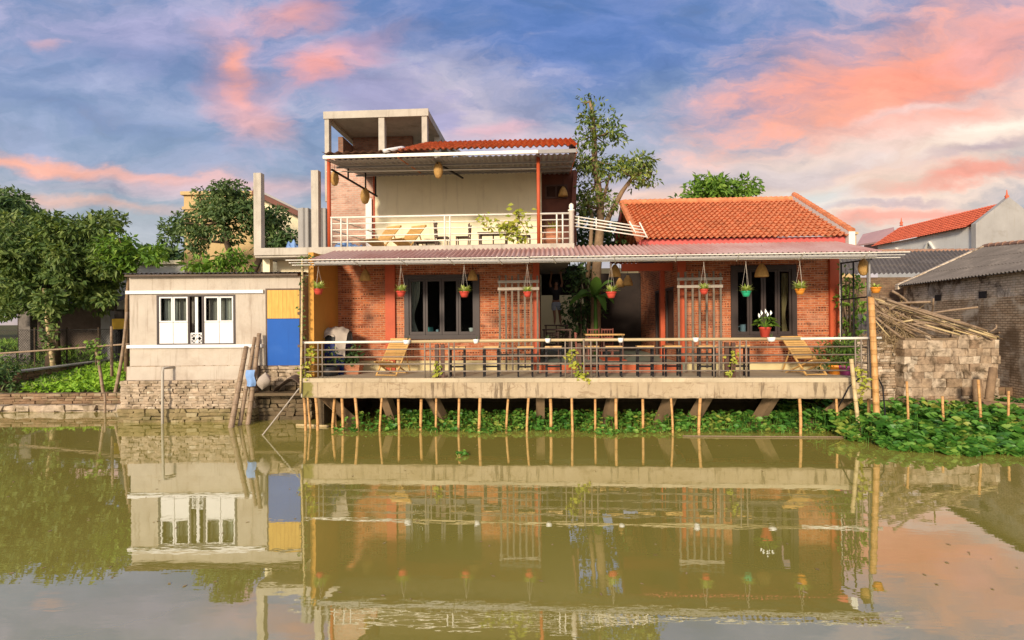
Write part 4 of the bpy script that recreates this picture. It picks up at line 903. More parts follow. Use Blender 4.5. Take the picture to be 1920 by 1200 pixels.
# ================================================================== HANGING POTS
def spray(mb, c, n, L, W, up=.8, out=1.0, seed=0, droop=.5):
    rr = random.Random(seed)
    for k in range(n):
        an = rr.uniform(0, 2*PI); e = rr.uniform(.35, 1.0); l = L*rr.uniform(.7, 1.15)
        d = Vector((math.cos(an)*out*(1-e*.55), math.sin(an)*out*(1-e*.55), up*e)); d.normalize()
        p = Vector(c); pts = [p.copy()]
        for s in range(4):
            p = p + d*l/4; d = (d + Vector((0, 0, -droop*.35))).normalized(); pts.append(p.copy())
        sd_ = d.cross(Vector((0, 0, 1))); sd_ = sd_.normalized() if sd_.length > .01 else Vector((1, 0, 0))
        ws = [W*.5, W, W*.9, W*.6, .002]; k0 = len(mb.v)
        for q, w_ in zip(pts, ws): mb.v += [tuple(q-sd_*w_/2), tuple(q+sd_*w_/2)]
        for s in range(4): mb.f.append((k0+2*s, k0+2*s+1, k0+2*s+3, k0+2*s+2))
    return mb
pot_prof = [(.075, 0), (.085, .0), (.12, .09), (.135, .14), (.150, .145), (.150, .175), (.135, .175), (.12, .13), (.0, .13)]
hang = [(597, 546, 'terracotta', 'red hanging pot before the ochre side wall at far left', 1.0, 500), (752, 550, 'terracotta', 'red hanging pot in front of the left edge of the left window', 1.0, 498), (870.5, 551, 'terracotta', 'red hanging pot in front of the right side of the left window', 1.0, 497),
        (989, 551, 'terracotta', 'red hanging pot in front of the left slat trellis', .9, 496), (1146, 552, 'terracotta', 'red hanging pot over the middle of the courtyard', 1.05, 494), (1320, 546, 'terracotta', 'shallow red hanging pot in front of the right slat trellis', .9, 492),
        (1399, 550, 'pot_green', 'green hanging pot in front of the right window', .95, 491), (1500, 546, 'pot_orange', 'orange hanging pot right of the right window on brick', .95, 490), (1632, 544, 'pot_orange', 'orange pot hung on the tall bamboo pole at right', .95, 528)]
for k, (px, py, mt, lb, s, ytop) in enumerate(hang):
    v = -.2; c = B(px, py, v)
    if k == 8: c.y = v = -.42
    t = thing('hanging_pot', lb, 'hanging plant', (c.x, v, c.z-.09*s), FB, 'hanging plant pots under the canopy'); F = LF(t)
    s *= .88; MB().lathe((0, 0, 0), [(r*s, z*s) for r, z in pot_prof], 20).build('pot', M[mt], t, F, smooth=True)
    H = BZ(px, ytop, v)-(c.z-.09*s)
    if k != 8:
        cd = MB()
        for q in range(3): an = q*2.09+.5; cd.tube([(.14*s*math.cos(an), .14*s*math.sin(an), .16*s), (.0, .0, H*.97)], .003, 5)
        cd.tube([(0, 0, H*.97), (0, 0, H+.03)], .006, 5); cd.build('cord', M['cord'], t, F)
    spray(MB(), (0, 0, .14*s), 64 if k != 8 else 16, (.30 if k not in (0, 7) else .36)*s, .05, 1.45, 1.5, seed=k, droop=.6).build('foliage', M['leaf_spider'], t, F)
# small white pots clipped on the handrail
lab = ['small white pot clipped on the handrail by the left deck chair', 'small white pot on the handrail under the right edge of the left window', 'small white pot on the handrail left of the middle dark post', 'small white pot with face pattern on the handrail before the courtyard table', 'small grey pot on the handrail before the right trellis', 'small white trough pot on the handrail under the red pot plant']
for k, px in enumerate((764, 893, 1027, 1163, 1303, 1444)):
    u = BU(px, V, 640); z = topz(u)
    t = thing('railing_pot', lab[k], 'plant pot', (u, V-.07, z-.07), FB, 'small pots on the handrail'); F = LF(t); w_ = 1.35 if k in (0, 5) else 1.0
    m = MB().lathe((0, 0, 0), [(.045*w_, 0), (.065*w_, .03), (.08*w_, .11), (.07*w_, .12), (.065*w_, .09), (0, .09)], 14); m.build('pot', M['china'], t, F, smooth=True)
    spray(MB(), (0, 0, .09), 9, .15, .016, 1.0, .8, seed=20+k, droop=.3).build('foliage', M['leaf_dark'], t, F)
# red pot with a white flowered plant standing on the handrail ledge
c = B(1431, 631, .22); t = thing('flower_pot', 'red pot of white flowered peace lily on the handrail before the right window', 'plant pot', (c.x, .10, topz(c.x)+.045), FB); F = LF(t)
MB().lathe((0, 0, 0), [(.105, 0), (.14, .22), (.155, .225), (.155, .265), (.14, .265), (.13, .23), (0, .23)], 20).build('pot', M['terracotta'], t, F, smooth=True)
rr = random.Random(5); P, D, N = [], [], []; stm = MB()
for k in range(34):
    an = rr.uniform(0, 2*PI); e = rr.uniform(.2, 1); r_ = .23*(1-e*.5); h = .24+.30*e
    tip = Vector((r_*math.cos(an), r_*math.sin(an), h)); stm.tube([(0, 0, .22), tuple(Vector((tip.x*.5, tip.y*.5, .22+(h-.22)*.7))), tuple(tip)], .005, 4)
    P.append(tip); D.append((math.cos(an), math.sin(an), -.15)); N.append((-.3*math.cos(an), -.3*math.sin(an), 1))
MB().leaves(P, D, N, .2, .075).build('foliage', M['leaf_bright'], t, F); 
fl = MB(); P, D, N = [], [], []
for x_, z_ in ((-.10, .62), (.05, .58), (.13, .62), (-.16, .55), (.0, .66)):
    stm.tube([(0, 0, .24), (x_*.7, 0, z_*.7), (x_, -.02, z_-.03)], .005, 4); P.append((x_, -.03, z_-.05)); D.append((x_*.5, -.1, 1)); N.append((.3, -1, .1))
fl.leaves(P, D, N, .14, .075).build('flower', M['petal'], t, F); stm.build('stem', M['leaf_bright'], t, F)
# ================================================================== WOVEN LAMPS
def lamp(px, py, v, s, label, ceil, shape='bell'):
    c = B(px, py, v)
    t = thing('pendant_lamp', label, 'lamp', (c.x, v, c.z-.15*s), FB, 'woven lamps'); F = LF(t)
    if shape == 'bell': prof = [(.165, 0), (.17, .03), (.15, .12), (.115, .22), (.06, .31), (.035, .34), (0, .35)]
    else: prof = [(.02, 0), (.08, .03), (.125, .14), (.135, .24), (.115, .36), (.06, .46), (.03, .48), (0, .48)]
    MB().lathe((0, 0, 0), [(r*s, z*s) for r, z in prof], 20).build('shade', M['basket'], t, F, smooth=True)
    ct = max(.1, ceil-(c.z-.15*s)); MB().tube([(0, 0, prof[-1][1]*s-.02), (0, 0, ct)], .007, 5).build('cable', M['black_metal'], t, F); return t
lamp(685, 517, 1.3, 1.0, 'bell shaped woven lamp on the brick wall between the red columns', FZ-.05)
lamp(886, 517, 1.3, .9, 'bell shaped woven lamp at the top right of the left window', FZ-.05)
lamp(1428, 508, 1.0, 1.1, 'bell shaped woven lamp above the right window', czb-.05)
lamp(1153, 509, 1.3, 1.05, 'largest bell shaped woven lamp, over the courtyard front', czb-.03)
lamp(1162, 531, 4.5, .95, 'small dim woven lamp deep in the courtyard, left of its twin', 4.9)
lamp(1177, 527, 3.5, 1.0, 'woven lamp hanging below the red lintel beam in the courtyard', 4.9)
lamp(627.5, 340, 1.9, .95, 'egg shaped woven lamp at the left steel post of the upper terrace', zf+.08, 'egg')
lamp(684.5, 373, 3.5, 1.15, 'lowest egg shaped woven lamp, on the brace by pale brick', zf+.1, 'egg')
lamp(822, 325, 1.7, 1.05, 'egg shaped woven lamp under the middle of the terrace roof', zf+.05, 'egg')
t = lamp(1619, 507, .3, .95, 'egg shaped woven lamp near the tall bamboo pole at the canopy end', czf, 'egg')
lamp(1056, 360, VC+.2, 1.0, 'bell shaped woven lamp before the boarded upper bay', cb, 'bell')
# ================================================================== DECK CHAIRS
def lounger(loc, rotz, label, s=1.0):
    t = thing('deck_chair', label, 'deck chair', loc, FB, 'slatted wooden deck chairs', rotz); F = LF(t)
    Lp = lambda a, b, f: Vector(a).lerp(Vector(b), f)
    for sx in (-1, 1):
        x = sx*.30*s
        MB().bar((x, -.40*s, 0), (x, .62*s, 1.0*s), .045*s, .03*s).build('back_rail', M['pine'], t, F)
        x2 = sx*.265*s; MB().bar((x2, .50*s, 0), (x2, -.55*s, .42*s), .045*s, .03*s).build('leg', M['pine'], t, F)
        MB().bar((sx*.30*s, .27*s, .66*s), (sx*.30*s, .60*s, .03), .035*s, .025*s).build('prop', M['pine'], t, F)
    def slats(A, Bp, f0, f1, n, hw, off, nm):
        A, Bp = Vector(A), Vector(Bp); d = (Bp-A).normalized(); nn = Vector((0, -d.z, d.y)) if d.y > 0 else Vector((0, d.z, -d.y)); m = MB()
        if nn.z < 0: nn = -nn
        st_ = (f1-f0)/n; hl = (Bp-A).length*st_*.40
        for k in range(n):
            p = A.lerp(Bp, f0+st_*(k+.5))+nn*off; q = lambda sx, sd: p+Vector((sx*hw, 0, 0))+d*hl*sd
            lo = [q(-1, -1), q(1, -1), q(1, 1), q(-1, 1)]; m.hexa(lo, [w_+nn*.014 for w_ in lo])
        m.build(nm, M['pine'], t, F)
    slats((0, -.40*s, 0), (0, .62*s, 1.0*s), .42, .97, 9, .285*s, .0, 'backrest')
    slats((0, .50*s, 0), (0, -.55*s, .42*s), .45, 1.0, 8, .25*s, .012, 'seat')
    p = Vector((0, .62*s, 1.0*s)); MB().box(-.32*s, .32*s, p.y-.03, p.y+.03, p.z-.03, p.z+.035).build('headrest', M['pine'], t, F)
    MB().bar((-.30*s, -.40*s, .03), (.30*s, -.40*s, .03), .03, .03).build('foot_bar', M['pine'], t, F); MB().bar((-.265*s, .46*s, .03), (.265*s, .46*s, .03), .03, .03).build('foot_bar', M['pine'], t, F); return t
lounger((BU(735, .95, 690), .95, DZ), math.radians(-9), 'slatted wooden deck chair before the left window, turned to the left')
lounger((BU(1512, 1.0, 690), 1.0, DZ), math.radians(12), 'slatted wooden deck chair at the right end below plain brick')
lounger((BU(716, 2.9, 455), 2.9, st), math.radians(-26), 'left slatted wooden deck chair on the upper terrace', .95)
lounger((BU(764, 2.9, 455), 2.9, st), math.radians(-26), 'right slatted wooden deck chair on the upper terrace', .95)
# ================================================================== CHAIRS AND TABLES
def chair(loc, rotz, label, group, m='dark_wood', s=1.0, hb=.88):
    t = thing('wooden_chair', label, 'chair', loc, FB, group, rotz); F = LF(t); w_ = .19*s
    MB().box(-.21*s, .21*s, -.20*s, .20*s, .42*s, .45*s).build('seat', M[m], t, F)
    for sx in (-1, 1):
        MB().box(sx*w_-.018, sx*w_+.018, -.18*s-.018, -.18*s+.018, 0, .42*s).build('leg', M[m], t, F)
        MB().bar((sx*w_, .18*s, 0), (sx*w_, .24*s, hb*s), .036, .036).build('leg', M[m], t, F)
    b = MB()
    for zz in (.55, .66, .77, hb-.04): b.box(-w_+.02, w_-.02, .19*s, .215*s, zz*s-.02, zz*s+.025)
    for q in (-1, 0, 1): b.box(q*.09*s-.012, q*.09*s+.012, .216*s, .228*s, .5*s, hb*s-.05)
    b.build('backrest', M[m], t, F); return t
def table(loc, w_, d_, h, label, m='dark_wood', top='pine', rotz=0):
    t = thing('table', label, 'table', loc, FB, None, rotz); F = LF(t)
    MB().box(-w_/2, w_/2, -d_/2, d_/2, h-.04, h).build('tabletop', M[top], t, F)
    for sx in (-1, 1):
        for sy in (-1, 1): MB().box(sx*(w_/2-.06)-.025, sx*(w_/2-.06)+.025, sy*(d_/2-.06)-.025, sy*(d_/2-.06)+.025, 0, h-.041).build('leg', M[m], t, F)
    MB().box(-w_/2+.09, w_/2-.09, -.012, .012, h*.3, h*.3+.05).box(-.02, .02, -.011, .011, h*.3+.05, h-.042).build('apron', M[m], t, F); return t
CF = 1.702
def floor_at(px, v, py=600): return (BU(px, v, py), v, CF)
chair(floor_at(1111, 4.6), PI, 'reddish wooden chair behind the courtyard table, left one', 'courtyard chairs', 'red_wood', 1.0, .98)
chair(floor_at(1137, 4.6), PI, 'reddish wooden chair behind the courtyard table, right one', 'courtyard chairs', 'red_wood', 1.0, .98)
chair(floor_at(1092, 3.2), PI/2, 'reddish wooden chair at the left end of the courtyard table', 'courtyard chairs', 'red_wood')
table(floor_at(1132, 3.4), 1.25, .7, BZ(1132, 626, 3.4)-CF, 'pine topped dark table in the middle of the courtyard')
table(floor_at(1044, 4.2), 1.0, .7, BZ(1044, 617, 4.2)-CF, 'dark wooden table at the left of the courtyard', 'dark_wood', 'dark_wood')
chair(floor_at(1036, 3.7), 0, 'dark wooden chair in front of the left courtyard table', 'dark courtyard chairs')
chair(floor_at(1059, 5.0), PI, 'dark wooden chair behind the left courtyard table', 'dark courtyard chairs', 'dark_wood', 1.0, .98)
# upper terrace furniture
up = lambda px, v: (BU(px, v, 450), v, st)
chair(up(830, 2.6), PI*.5, 'dark wooden chair at the right of the terrace loungers', 'terrace chairs', 'dark_wood', 1.0, .95)
chair(up(868, 2.6), -PI*.5, 'dark wooden chair left of the terrace table', 'terrace chairs', 'dark_wood', 1.0, .85)
table(up(925, 2.6), .95, .6, .55, 'low dark table on the upper terrace', 'dark_wood', 'dark_wood')
chair(up(983, 2.6), PI*.5, 'dark wooden chair right of the terrace table, behind the vine', 'terrace chairs', 'dark_wood', 1.0, .75)
table(up(800, 3.0), .8, .5, .38, 'low dark stool table beside the terrace loungers', 'dark_wood', 'dark_wood')
c = up(1036, 2.3); t = thing('clay_urn', 'large clay urn with red leaved plant at the right of the upper terrace', 'plant pot', c, FB); F = LF(t)
MB().lathe((0, 0, 0), [(.18, 0), (.30, .18), (.34, .36), (.29, .50), (.25, .54), (.28, .58), (.25, .58), (.22, .5), (0, .48)], 22).build('pot', M['clay'], t, F, smooth=True)
spray(MB(), (0, 0, .5), 60, .45, .03, 1.0, .9, seed=44, droop=.35).build('foliage', M['leaf_yellow'], t, F)
# ================================================================== THINGS AT THE LEFT END OF THE DECK
c = B(627, 700, 1.0); t = thing('storage_bin', 'navy blue bin on the left of the deck under a grey cloth', 'bin', (c.x, 1.2, DZ), FB); F = LF(t)
MB().hexa([(-.27, -.22, 0), (.27, -.22, 0), (.27, .22, 0), (-.27, .22, 0)], [(-.34, -.27, .92), (.34, -.27, .92), (.34, .27, .92), (-.34, .27, .92)]).build('body', M['navy'], t, F)
MB().box(-.36, .36, -.29, .29, .93, .97, .006).build('rim', M['black_metal'], t, F)
m = MB(); rr = random.Random(8)
def cloth(a, b):
    an = a*1.0; x = -.40+.80*a; prof_ = [(-.34, .62), (-.32, .97), (-.25, 1.30), (0, 1.40), (.25, 1.34), (.30, .9)]
    k = b*(len(prof_)-1); i = min(int(k), len(prof_)-2); f = k-i; y = prof_[i][0]*(1-f)+prof_[i+1][0]*f; z = prof_[i][1]*(1-f)+prof_[i+1][1]*f
    if .1 < a < .58 and b < .30: z = 1.16+.2*b+.25*abs(a-.34)*-1
    return (x+.02*math.sin(b*9+a*4), y+.02*math.sin(a*17), z-.12*(abs(a-.5)*2)**3+.015*math.sin(a*23+b*7))
m.grid(cloth, 40, 26)
tag(m.build('draped_cloth', M['tarp'], None, FB @ Matrix.Translation((c.x, 1.2, DZ)), smooth=True), 'grey cloth draped over the top of the navy bin', 'cloth')
MB().box(c.x-.30, c.x+.26, 1.0, 1.4, DZ+.975, DZ+1.28).build('storage_box', M['dark_stone'])
tag(bpy.data.objects['storage_box'], 'dark box under the grey cloth on the navy bin', 'box')
# ================================================================== PERSON in the courtyard, reaching up
def skin_chain(name, joints, edges, parent, m, frame, root=0, sub=2):
    V = [frame @ Vector(j[:3]) for j in joints]; inv = PWM[parent.name].inverted(); V = [inv @ p for p in V]
    me = bpy.data.meshes.new(name); me.from_pydata([tuple(p) for p in V], edges, []); me.materials.append(m)
    o = bpy.data.objects.new(name, me); COL.objects.link(o); o.parent = parent; PWM[o.name] = PWM[parent.name].copy()
    md = o.modifiers.new('skin', 'SKIN'); md.use_smooth_shade = True
    sv = me.skin_vertices[0].data
    for k, j in enumerate(joints):
        r_ = j[3]; sv[k].radius = (r_, r_*(j[4] if len(j) > 4 else 1)); sv[k].use_root = (k == root)
    o.modifiers.new('sub', 'SUBSURF').levels = sub; o.modifiers['sub'].render_levels = sub; return o
def make_person():
    feet = B(1043, 609, 6.0)
    plat = table((feet.x, 6.0, CF), .9, .55, feet.z-CF, 'tall dark work table the courtyard person stands on', 'dark_wood', 'dark_wood')
    t = thing('person', 'person in dark shirt and grey shorts standing raised in the courtyard, reaching up', 'person', (feet.x, 6.0, feet.z), FB); F = LF(t)
    J = [(0, 0, .86, .12, .85), (0, .01, 1.02, .115, .8), (0, .0, 1.18, .135, .75), (0, -.01, 1.32, .10, .8), (0, -.02, 1.40, .052), (0, -.045, 1.47, .066, 1.1), (0, -.055, 1.55, .082, 1.12), (0, -.04, 1.63, .06, 1.0),
         (.0, -.145, 1.525, .014), (.0, -.125, 1.465, .026)]
    E = [(0, 1), (1, 2), (2, 3), (3, 4), (4, 5), (5, 6), (6, 7), (6, 8), (5, 9)]
    for sx in (-1, 1):
        k = len(J); J += [(sx*.09, 0, .80, .088), (sx*.10+.03, .0-.03*sx, .46, .058), (sx*.10+.05, .03, .25, .052), (sx*.11+.05, .05, .08, .038), (sx*.12+.06, -.10, .03, .033, .7)]
        E += [(0, k), (k, k+1), (k+1, k+2), (k+2, k+3), (k+3, k+4)]
        s = len(J); J += [(sx*.165, 0, 1.335, .058), (sx*.235, -.06, 1.58, .045), (sx*.19, -.16, 1.80, .031), (sx*.18, -.18, 1.87, .034, .55), (sx*.18, -.185, 1.93, .030, .5)]
        E += [(3, s), (s, s+1), (s+1, s+2), (s+2, s+3), (s+3, s+4)]
        for q in range(4):
            f = len(J); ox = (q-1.5)*.019; ln = (.055, .065, .06, .045)[q]
            J += [(sx*.18+ox, -.19, 1.955, .0095), (sx*.18+ox*1.15, -.205, 1.955+ln*.6, .0085), (sx*.18+ox*1.2, -.235, 1.955+ln, .007)]; E += [(s+4, f), (f, f+1), (f+1, f+2)]
        f = len(J); J += [(sx*.18-sx*.038, -.20, 1.905, .011), (sx*.18-sx*.055, -.225, 1.945, .009)]; E += [(s+3, f), (f, f+1)]
    skin_chain('body', J, E, t, M['skin'], F)
    sh_ = [(0, 0, .88, .145, .85), (0, .01, 1.02, .137, .82), (0, 0, 1.18, .155, .78), (0, -.01, 1.325, .115, .85), (0, -.02, 1.37, .07)]; ed = [(0, 1), (1, 2), (2, 3), (3, 4)]
    for sx in (-1, 1): k = len(sh_); sh_ += [(sx*.165, 0, 1.34, .078), (sx*.205, -.035, 1.47, .068)]; ed += [(3, k), (k, k+1)]
    skin_chain('shirt', sh_, ed, t, M['shirt_dark'], F)
    so = [(0, 0, .90, .140, .86), (0, 0, .82, .145, .85)]; ed = [(0, 1)]
    for sx in (-1, 1): k = len(so); so += [(sx*.095, 0, .74, .108), (sx*.108+.02, -.02*sx, .53, .092)]; ed += [(1, k), (k, k+1)]
    skin_chain('shorts', so, ed, t, M['shorts'], F)
    skin_chain('hair', [(0, -.025, 1.60, .088, 1.15), (0, -.01, 1.665, .055, 1.2), (0, .025, 1.54, .07)], [(0, 1), (0, 2)], t, M['hair'], F)
make_person()
# things seen behind the window panes
def vase(px, py, v, prof, m, label, base):
    c = B(px, py, v); t = MB().lathe((c.x, v, base), prof, 18).build('vase', M[m], smooth=True); tag(t, label, 'vase')
def sill(px, w_, base, label):
    a = MB().box(BU(px-w_, 2.5), BU(px+w_, 2.5), 2.3, 2.75, base-.05, base).build('sill_shelf', M['dark_wood']); tag(a, label, 'shelf')
zb1 = BZ(807, 627.5, 2.45); sill(829, 66, zb1, 'dark shelf behind the left window panes')
vase(807, 620, 2.45, [(.09, 0), (.095, .04), (.09, .22), (.08, .24), (.075, .2), (0, .19)], 'teal', 'teal vase behind the second pane of the left window', zb1)
vase(884, 620, 2.45, [(.045, 0), (.05, .02), (.085, .2), (.08, .21), (0, .19)], 'china', 'white flared vase behind the last pane of the left window', zb1)
tag(MB().lathe((BU(820, 2.5), 2.5, zb1), [(.05, 0), (.07, .05), (.04, .11), (.055, .15), (0, .17)], 14).build('figurine', M['blue_china'], smooth=True), 'small blue and white figurine behind the left window', 'ornament')
zb2 = BZ(1391, 625.5, 2.45); sill(1432, 57, zb2, 'dark shelf behind the right window panes')
c = BU(1393, 2.45); t = thing('jug', 'pale grey blue jug behind the first pane of the right window', 'jug', (c, 2.45, zb2), FB)
MB().lathe((c, 2.45, zb2), [(.075, 0), (.08, .02), (.085, .27), (.08, .28), (.075, .25), (0, .24)], 18).build('body', M['blue_china'], t, smooth=True)
MB().tube([(c-.08, 2.45, zb2+.23), (c-.15, 2.45, zb2+.21), (c-.16, 2.45, zb2+.1), (c-.08, 2.45, zb2+.04)], .012, 6).build('handle', M['blue_china'], t)
def curtain(x0, x1, y0, y1, v, m, label):
    a, b, z0, z1 = BU(x0, v), BU(x1, v), BZ(x0, y1, v), BZ(x0, y0, v)
    f = lambda p, q: (a+(b-a)*p*(1-.55*math.exp(-((q-.32)/.25)**2)) , v+.03*math.sin(p*22), z0+(z1-z0)*q)
    tag(MB().grid(f, 40, 14).build('curtain', M[m], smooth=True), label, 'curtain')
curtain(768, 788, 522, 628, 2.42, 'curtain', 'off white curtain gathered at the left edge of the left window')
curtain(1466, 1480, 512, 628, 2.42, 'curtain_tan', 'tan curtain hanging in the last pane of the right window')
# ================================================================== BAMBOO POSTS UNDER THE DECK
def pole(name, p0, p1, r, m, label, cat, group=None, frame=FB, bend=.02, seed=0, r1=None):
    p0, p1 = Vector(p0), Vector(p1); rr = random.Random(seed); L = (p1-p0).length
    t = MB(); n = max(4, int(L/.32)); pts, rs = [], []
    ox, oy = rr.uniform(-bend, bend), rr.uniform(-bend, bend)
    for k in range(n+1):
        f = k/n; s = math.sin(PI*f); p = p0.lerp(p1, f)+Vector((ox*s, oy*s, 0)); ra = r+((r1 or r)-r)*f
        if 0 < k < n: 
            for dz, k_ in ((-.012, 1.0), (0, 1.13), (.012, 1.0)): pts.append(p+(p1-p0)/L*dz); rs.append(ra*k_)
        else: pts.append(p); rs.append(ra)
    t.tube(pts, rs, 9)
    # build upright so the nodes of the material follow the pole's length
    o = t.build(name, m, frame=frame, origin=p0, smooth=True); tag(o, label, cat, group); return o
posts = [(570, 572, 800, .05), (577, 586, 797, .35), (592, 594, 802, .05), (628, 622, 795, .3), (628, 633, 796, .42), (641, 643, 806, .1), (666, 671, 806, .02), (716, 711, 806, .02), (747, 750, 800, .2), (790, 788, 800, .25), (818, 816, 806, .05), (861, 859, 808, .1), (900, 897, 808, .02), (953, 948, 797, .15), (991, 988, 812, .02), (1032, 1030, 808, .15), (1072, 1075, 814, .02), (1116, 1116, 808, .15), (1155, 1158, 812, .05), (1205, 1205, 808, .15), (1258, 1261, 818, .02), (1313, 1311, 818, .02), (1499, 1498, 822, .02), (1568, 1570, 822, .05), (1629, 1628, 815, .3)]
near = {0: 'leftmost bamboo post at the left end of the deck', 24: 'rightmost short bamboo post beside the tall bamboo pole'}
for k, (xt, xb, yb, v) in enumerate(posts):
    a, b = B(xt, 747, v), B(xb, yb, v)
    lb = near.get(k, 'slim golden bamboo post under the deck, %s from its left end' % ORD[k])
    pole('bamboo_post', (b.x, v, -.5), (a.x, v, fb+.004), .036+.006*math.sin(k*4.3), M['bamboo'], lb, 'post', 'bamboo posts under the deck', seed=k, bend=.03)
a, b = B(1633, 556, -.12), B(1645, 832, -.12); pole('bamboo_pole', (b.x+.01, -.14, -.5), (a.x, -.12, a.z), .075, M['bamboo'], 'tall thick golden bamboo pole at the right corner of the deck', 'pole', seed=50, bend=.02)
a, b = B(1597, 673, -.3), B(1613, 830, -.3); pole('bamboo_pole', (b.x+.03, -.3, -.4), (a.x, -.28, a.z), .048, M['bamboo_pale'], 'short pale bamboo pole leaning at the right end of the deck', 'pole', seed=51, bend=.015)
a, b = B(567, 480, .02), B(566, 640, .02); pole('bamboo_pole', (b.x-.01, -.06, DZ-.4), (a.x, .02, a.z), .028, M['bamboo_pale'], 'thin pale bamboo upright wrapped in vine at the left deck corner', 'pole', seed=52)
for px, mt in ((1630, 'white_metal'), (1637.5, 'white_metal')):
    a = B(px, 484, .05); tag(MB().tube([(a.x, .05 if px < 1634 else .3, DZ), (a.x, .05 if px < 1634 else .3, a.z)], .026, 8).build('steel_upright', M['sheet_grey']), ('left' if px < 1634 else 'right')+' of two thin steel uprights holding the canopy end', 'post', 'steel uprights at the canopy end')
# floating bamboo and leaning pipe
a, b = Gp(556, 797, .02), Gp(616, 799.5, .02); pole('floating_bamboo', a, b, .04, M['bamboo_pale'], 'pale bamboo floating on the pond at the left deck corner', 'bamboo', None, FW, seed=3)
a, b = Gp(1280, 817.5, .02), Gp(1602, 819.5, .02); pole('floating_bamboo', a, b, .017, M['bamboo_grey'], 'long bamboo floating in front of the water plants on the right', 'bamboo', None, FW, seed=4)
a, b = Wp(561, 728, 14.3), Wp(496, 811, 14.15); tag(MB().tube([a, b+(b-a)*.2], .017, 8).build('leaning_pipe', M['slat_pale'], frame=FW), 'thin white pipe slanting from the deck corner into the pond', 'pipe')
for k, (x0_, y0_, x1_, y1_, Y_, r_, lb) in enumerate(((462, 650, 433, 806, 15.2, .085, 'left thick weathered bamboo pole leaning on the shed'), (478, 632, 450, 795, 15.5, .06, 'middle weathered bamboo pole leaning on the shed'), (486, 625, 465, 795, 15.6, .075, 'right weathered bamboo pole leaning on the shed'))):
    a, b = Wp(x0_, y0_, 16.1), Wp(x1_, y1_, Y_); pole('mooring_pole', b+(b-a)*.12, a, r_, M['bamboo_grey'], lb, 'pole', 'bamboo poles leaning on the shed', FW, seed=60+k, r1=r_*.8)
a = Wp(474, 708, 15.82); tag(MB().grid(lambda p, q: (a.x-.13+.26*p+.02*math.sin(q*7), 15.66+.05*math.cos(p*6)*(1-q), a.z-.24+.48*q), 12, 10).build('blue_rag', M['tarp_blue'], frame=FW, smooth=True), 'faded blue rag hanging on the leaning bamboo poles', 'cloth')
a = Wp(491, 714, 15.7); m = MB(); rr = random.Random(4)
m.grid(lambda p, q: (a.x + (.20+.03*math.sin(p*25+q*6))*math.cos(2*PI*p)*math.sin(PI*max(.02, min(.98, q)))+.1*q, 15.72+.17*math.sin(2*PI*p)*math.sin(PI*max(.02, min(.98, q))), a.z-.26+.5*q), 24, 12)
tag(m.build('sack', M['tarp'], frame=FW, smooth=True), 'pale crumpled sack on the stone ledge below the blue shutter', 'sack')
m = MB(); m.grid(lambda p, q: (Wp(512, 0, 16).x+1.0*p, 16.2-.42*math.sin(PI*q), Wp(530, 735, 16).z+.02+.42*math.sin(PI*min(1, p*1.0))**.6*(1-q*.3)*(1-.15*math.sin(p*9))), 24, 10)
tag(m.build('tarp_heap', M['shade_wood'], frame=FW, smooth=True), 'dark dusty heap under tarpaulin on the ledge under the blue shutter', 'heap')
# ================================================================== FOLIAGE BUILDERS
def crown(mb, clusters, size, dens=60, seed=0, flat=.35, aspect=.45):
    r = np.random.RandomState(seed); P, D, N, L = [], [], [], []
    for (c, rad) in clusters:
        n = max(6, int(dens*rad*rad*4)); d = r.normal(size=(n, 3)); d /= np.linalg.norm(d, axis=1, keepdims=True)
        rr_ = rad*(.35+.65*r.rand(n, 1)**.6); p = np.array(c) + d*rr_*np.array([1, 1, .75])
        P.append(p); D.append(d*.8 + r.normal(size=(n, 3))*.6 + np.array([0, 0, -.35])); N.append(d*1.0 + r.normal(size=(n, 3))*.42 + np.array([0, -.25, .55])); L.append(size*(.65+.7*r.rand(n)))
    P, D, N, L = np.concatenate(P), np.concatenate(D), np.concatenate(N), np.concatenate(L)
    return mb.leaves(P, D, N, L, L*aspect)
def ellip_clusters(c, rad, n, cr, seed, bottom=-.6):
    rr = random.Random(seed); out = []
    while len(out) < n:
        d = Vector((rr.gauss(0, 1), rr.gauss(0, 1), rr.gauss(0, 1))).normalized()
        if d.z < bottom: continue
        k = rr.uniform(.45, 1.0); out.append(((c[0]+d.x*rad[0]*k, c[1]+d.y*rad[1]*k, c[2]+d.z*rad[2]*k), cr*rr.uniform(.6, 1.25)))
    return out
def tree(name, label, trunk, tr0, tr1, clusters, lm, bm, size, dens=60, seed=0, frame=FW, group=None, limbs=10, aspect=.45, cat='tree'):
    t = thing(name, label, cat, trunk[0], frame, group)
    m = MB(); n = len(trunk); m.tube(trunk, [tr0+(tr1-tr0)*i/(n-1) for i in range(n)], 9); rr = random.Random(seed)
    top = [Vector(p) for p in trunk[n//2:]]
    m.build('trunk', bm, t, frame, smooth=True); lb = MB()
    for c, r_ in clusters[:limbs] if limbs < len(clusters) else clusters:
        q = min(top, key=lambda p: (p-Vector(c)).length + max(0, p.z-c[2])*1.5); mid = q.lerp(Vector(c), .5)+Vector((rr.uniform(-.15, .15), rr.uniform(-.15, .15), -.12))
        lb.tube([q, mid, c], [tr1*.75, tr1*.45, tr1*.15], 6)
    if lb.v: lb.build('limb', bm, t, frame, smooth=True)
    crown(MB(), clusters, size, dens, seed, aspect=aspect).build('crown', lm, t, frame); return t
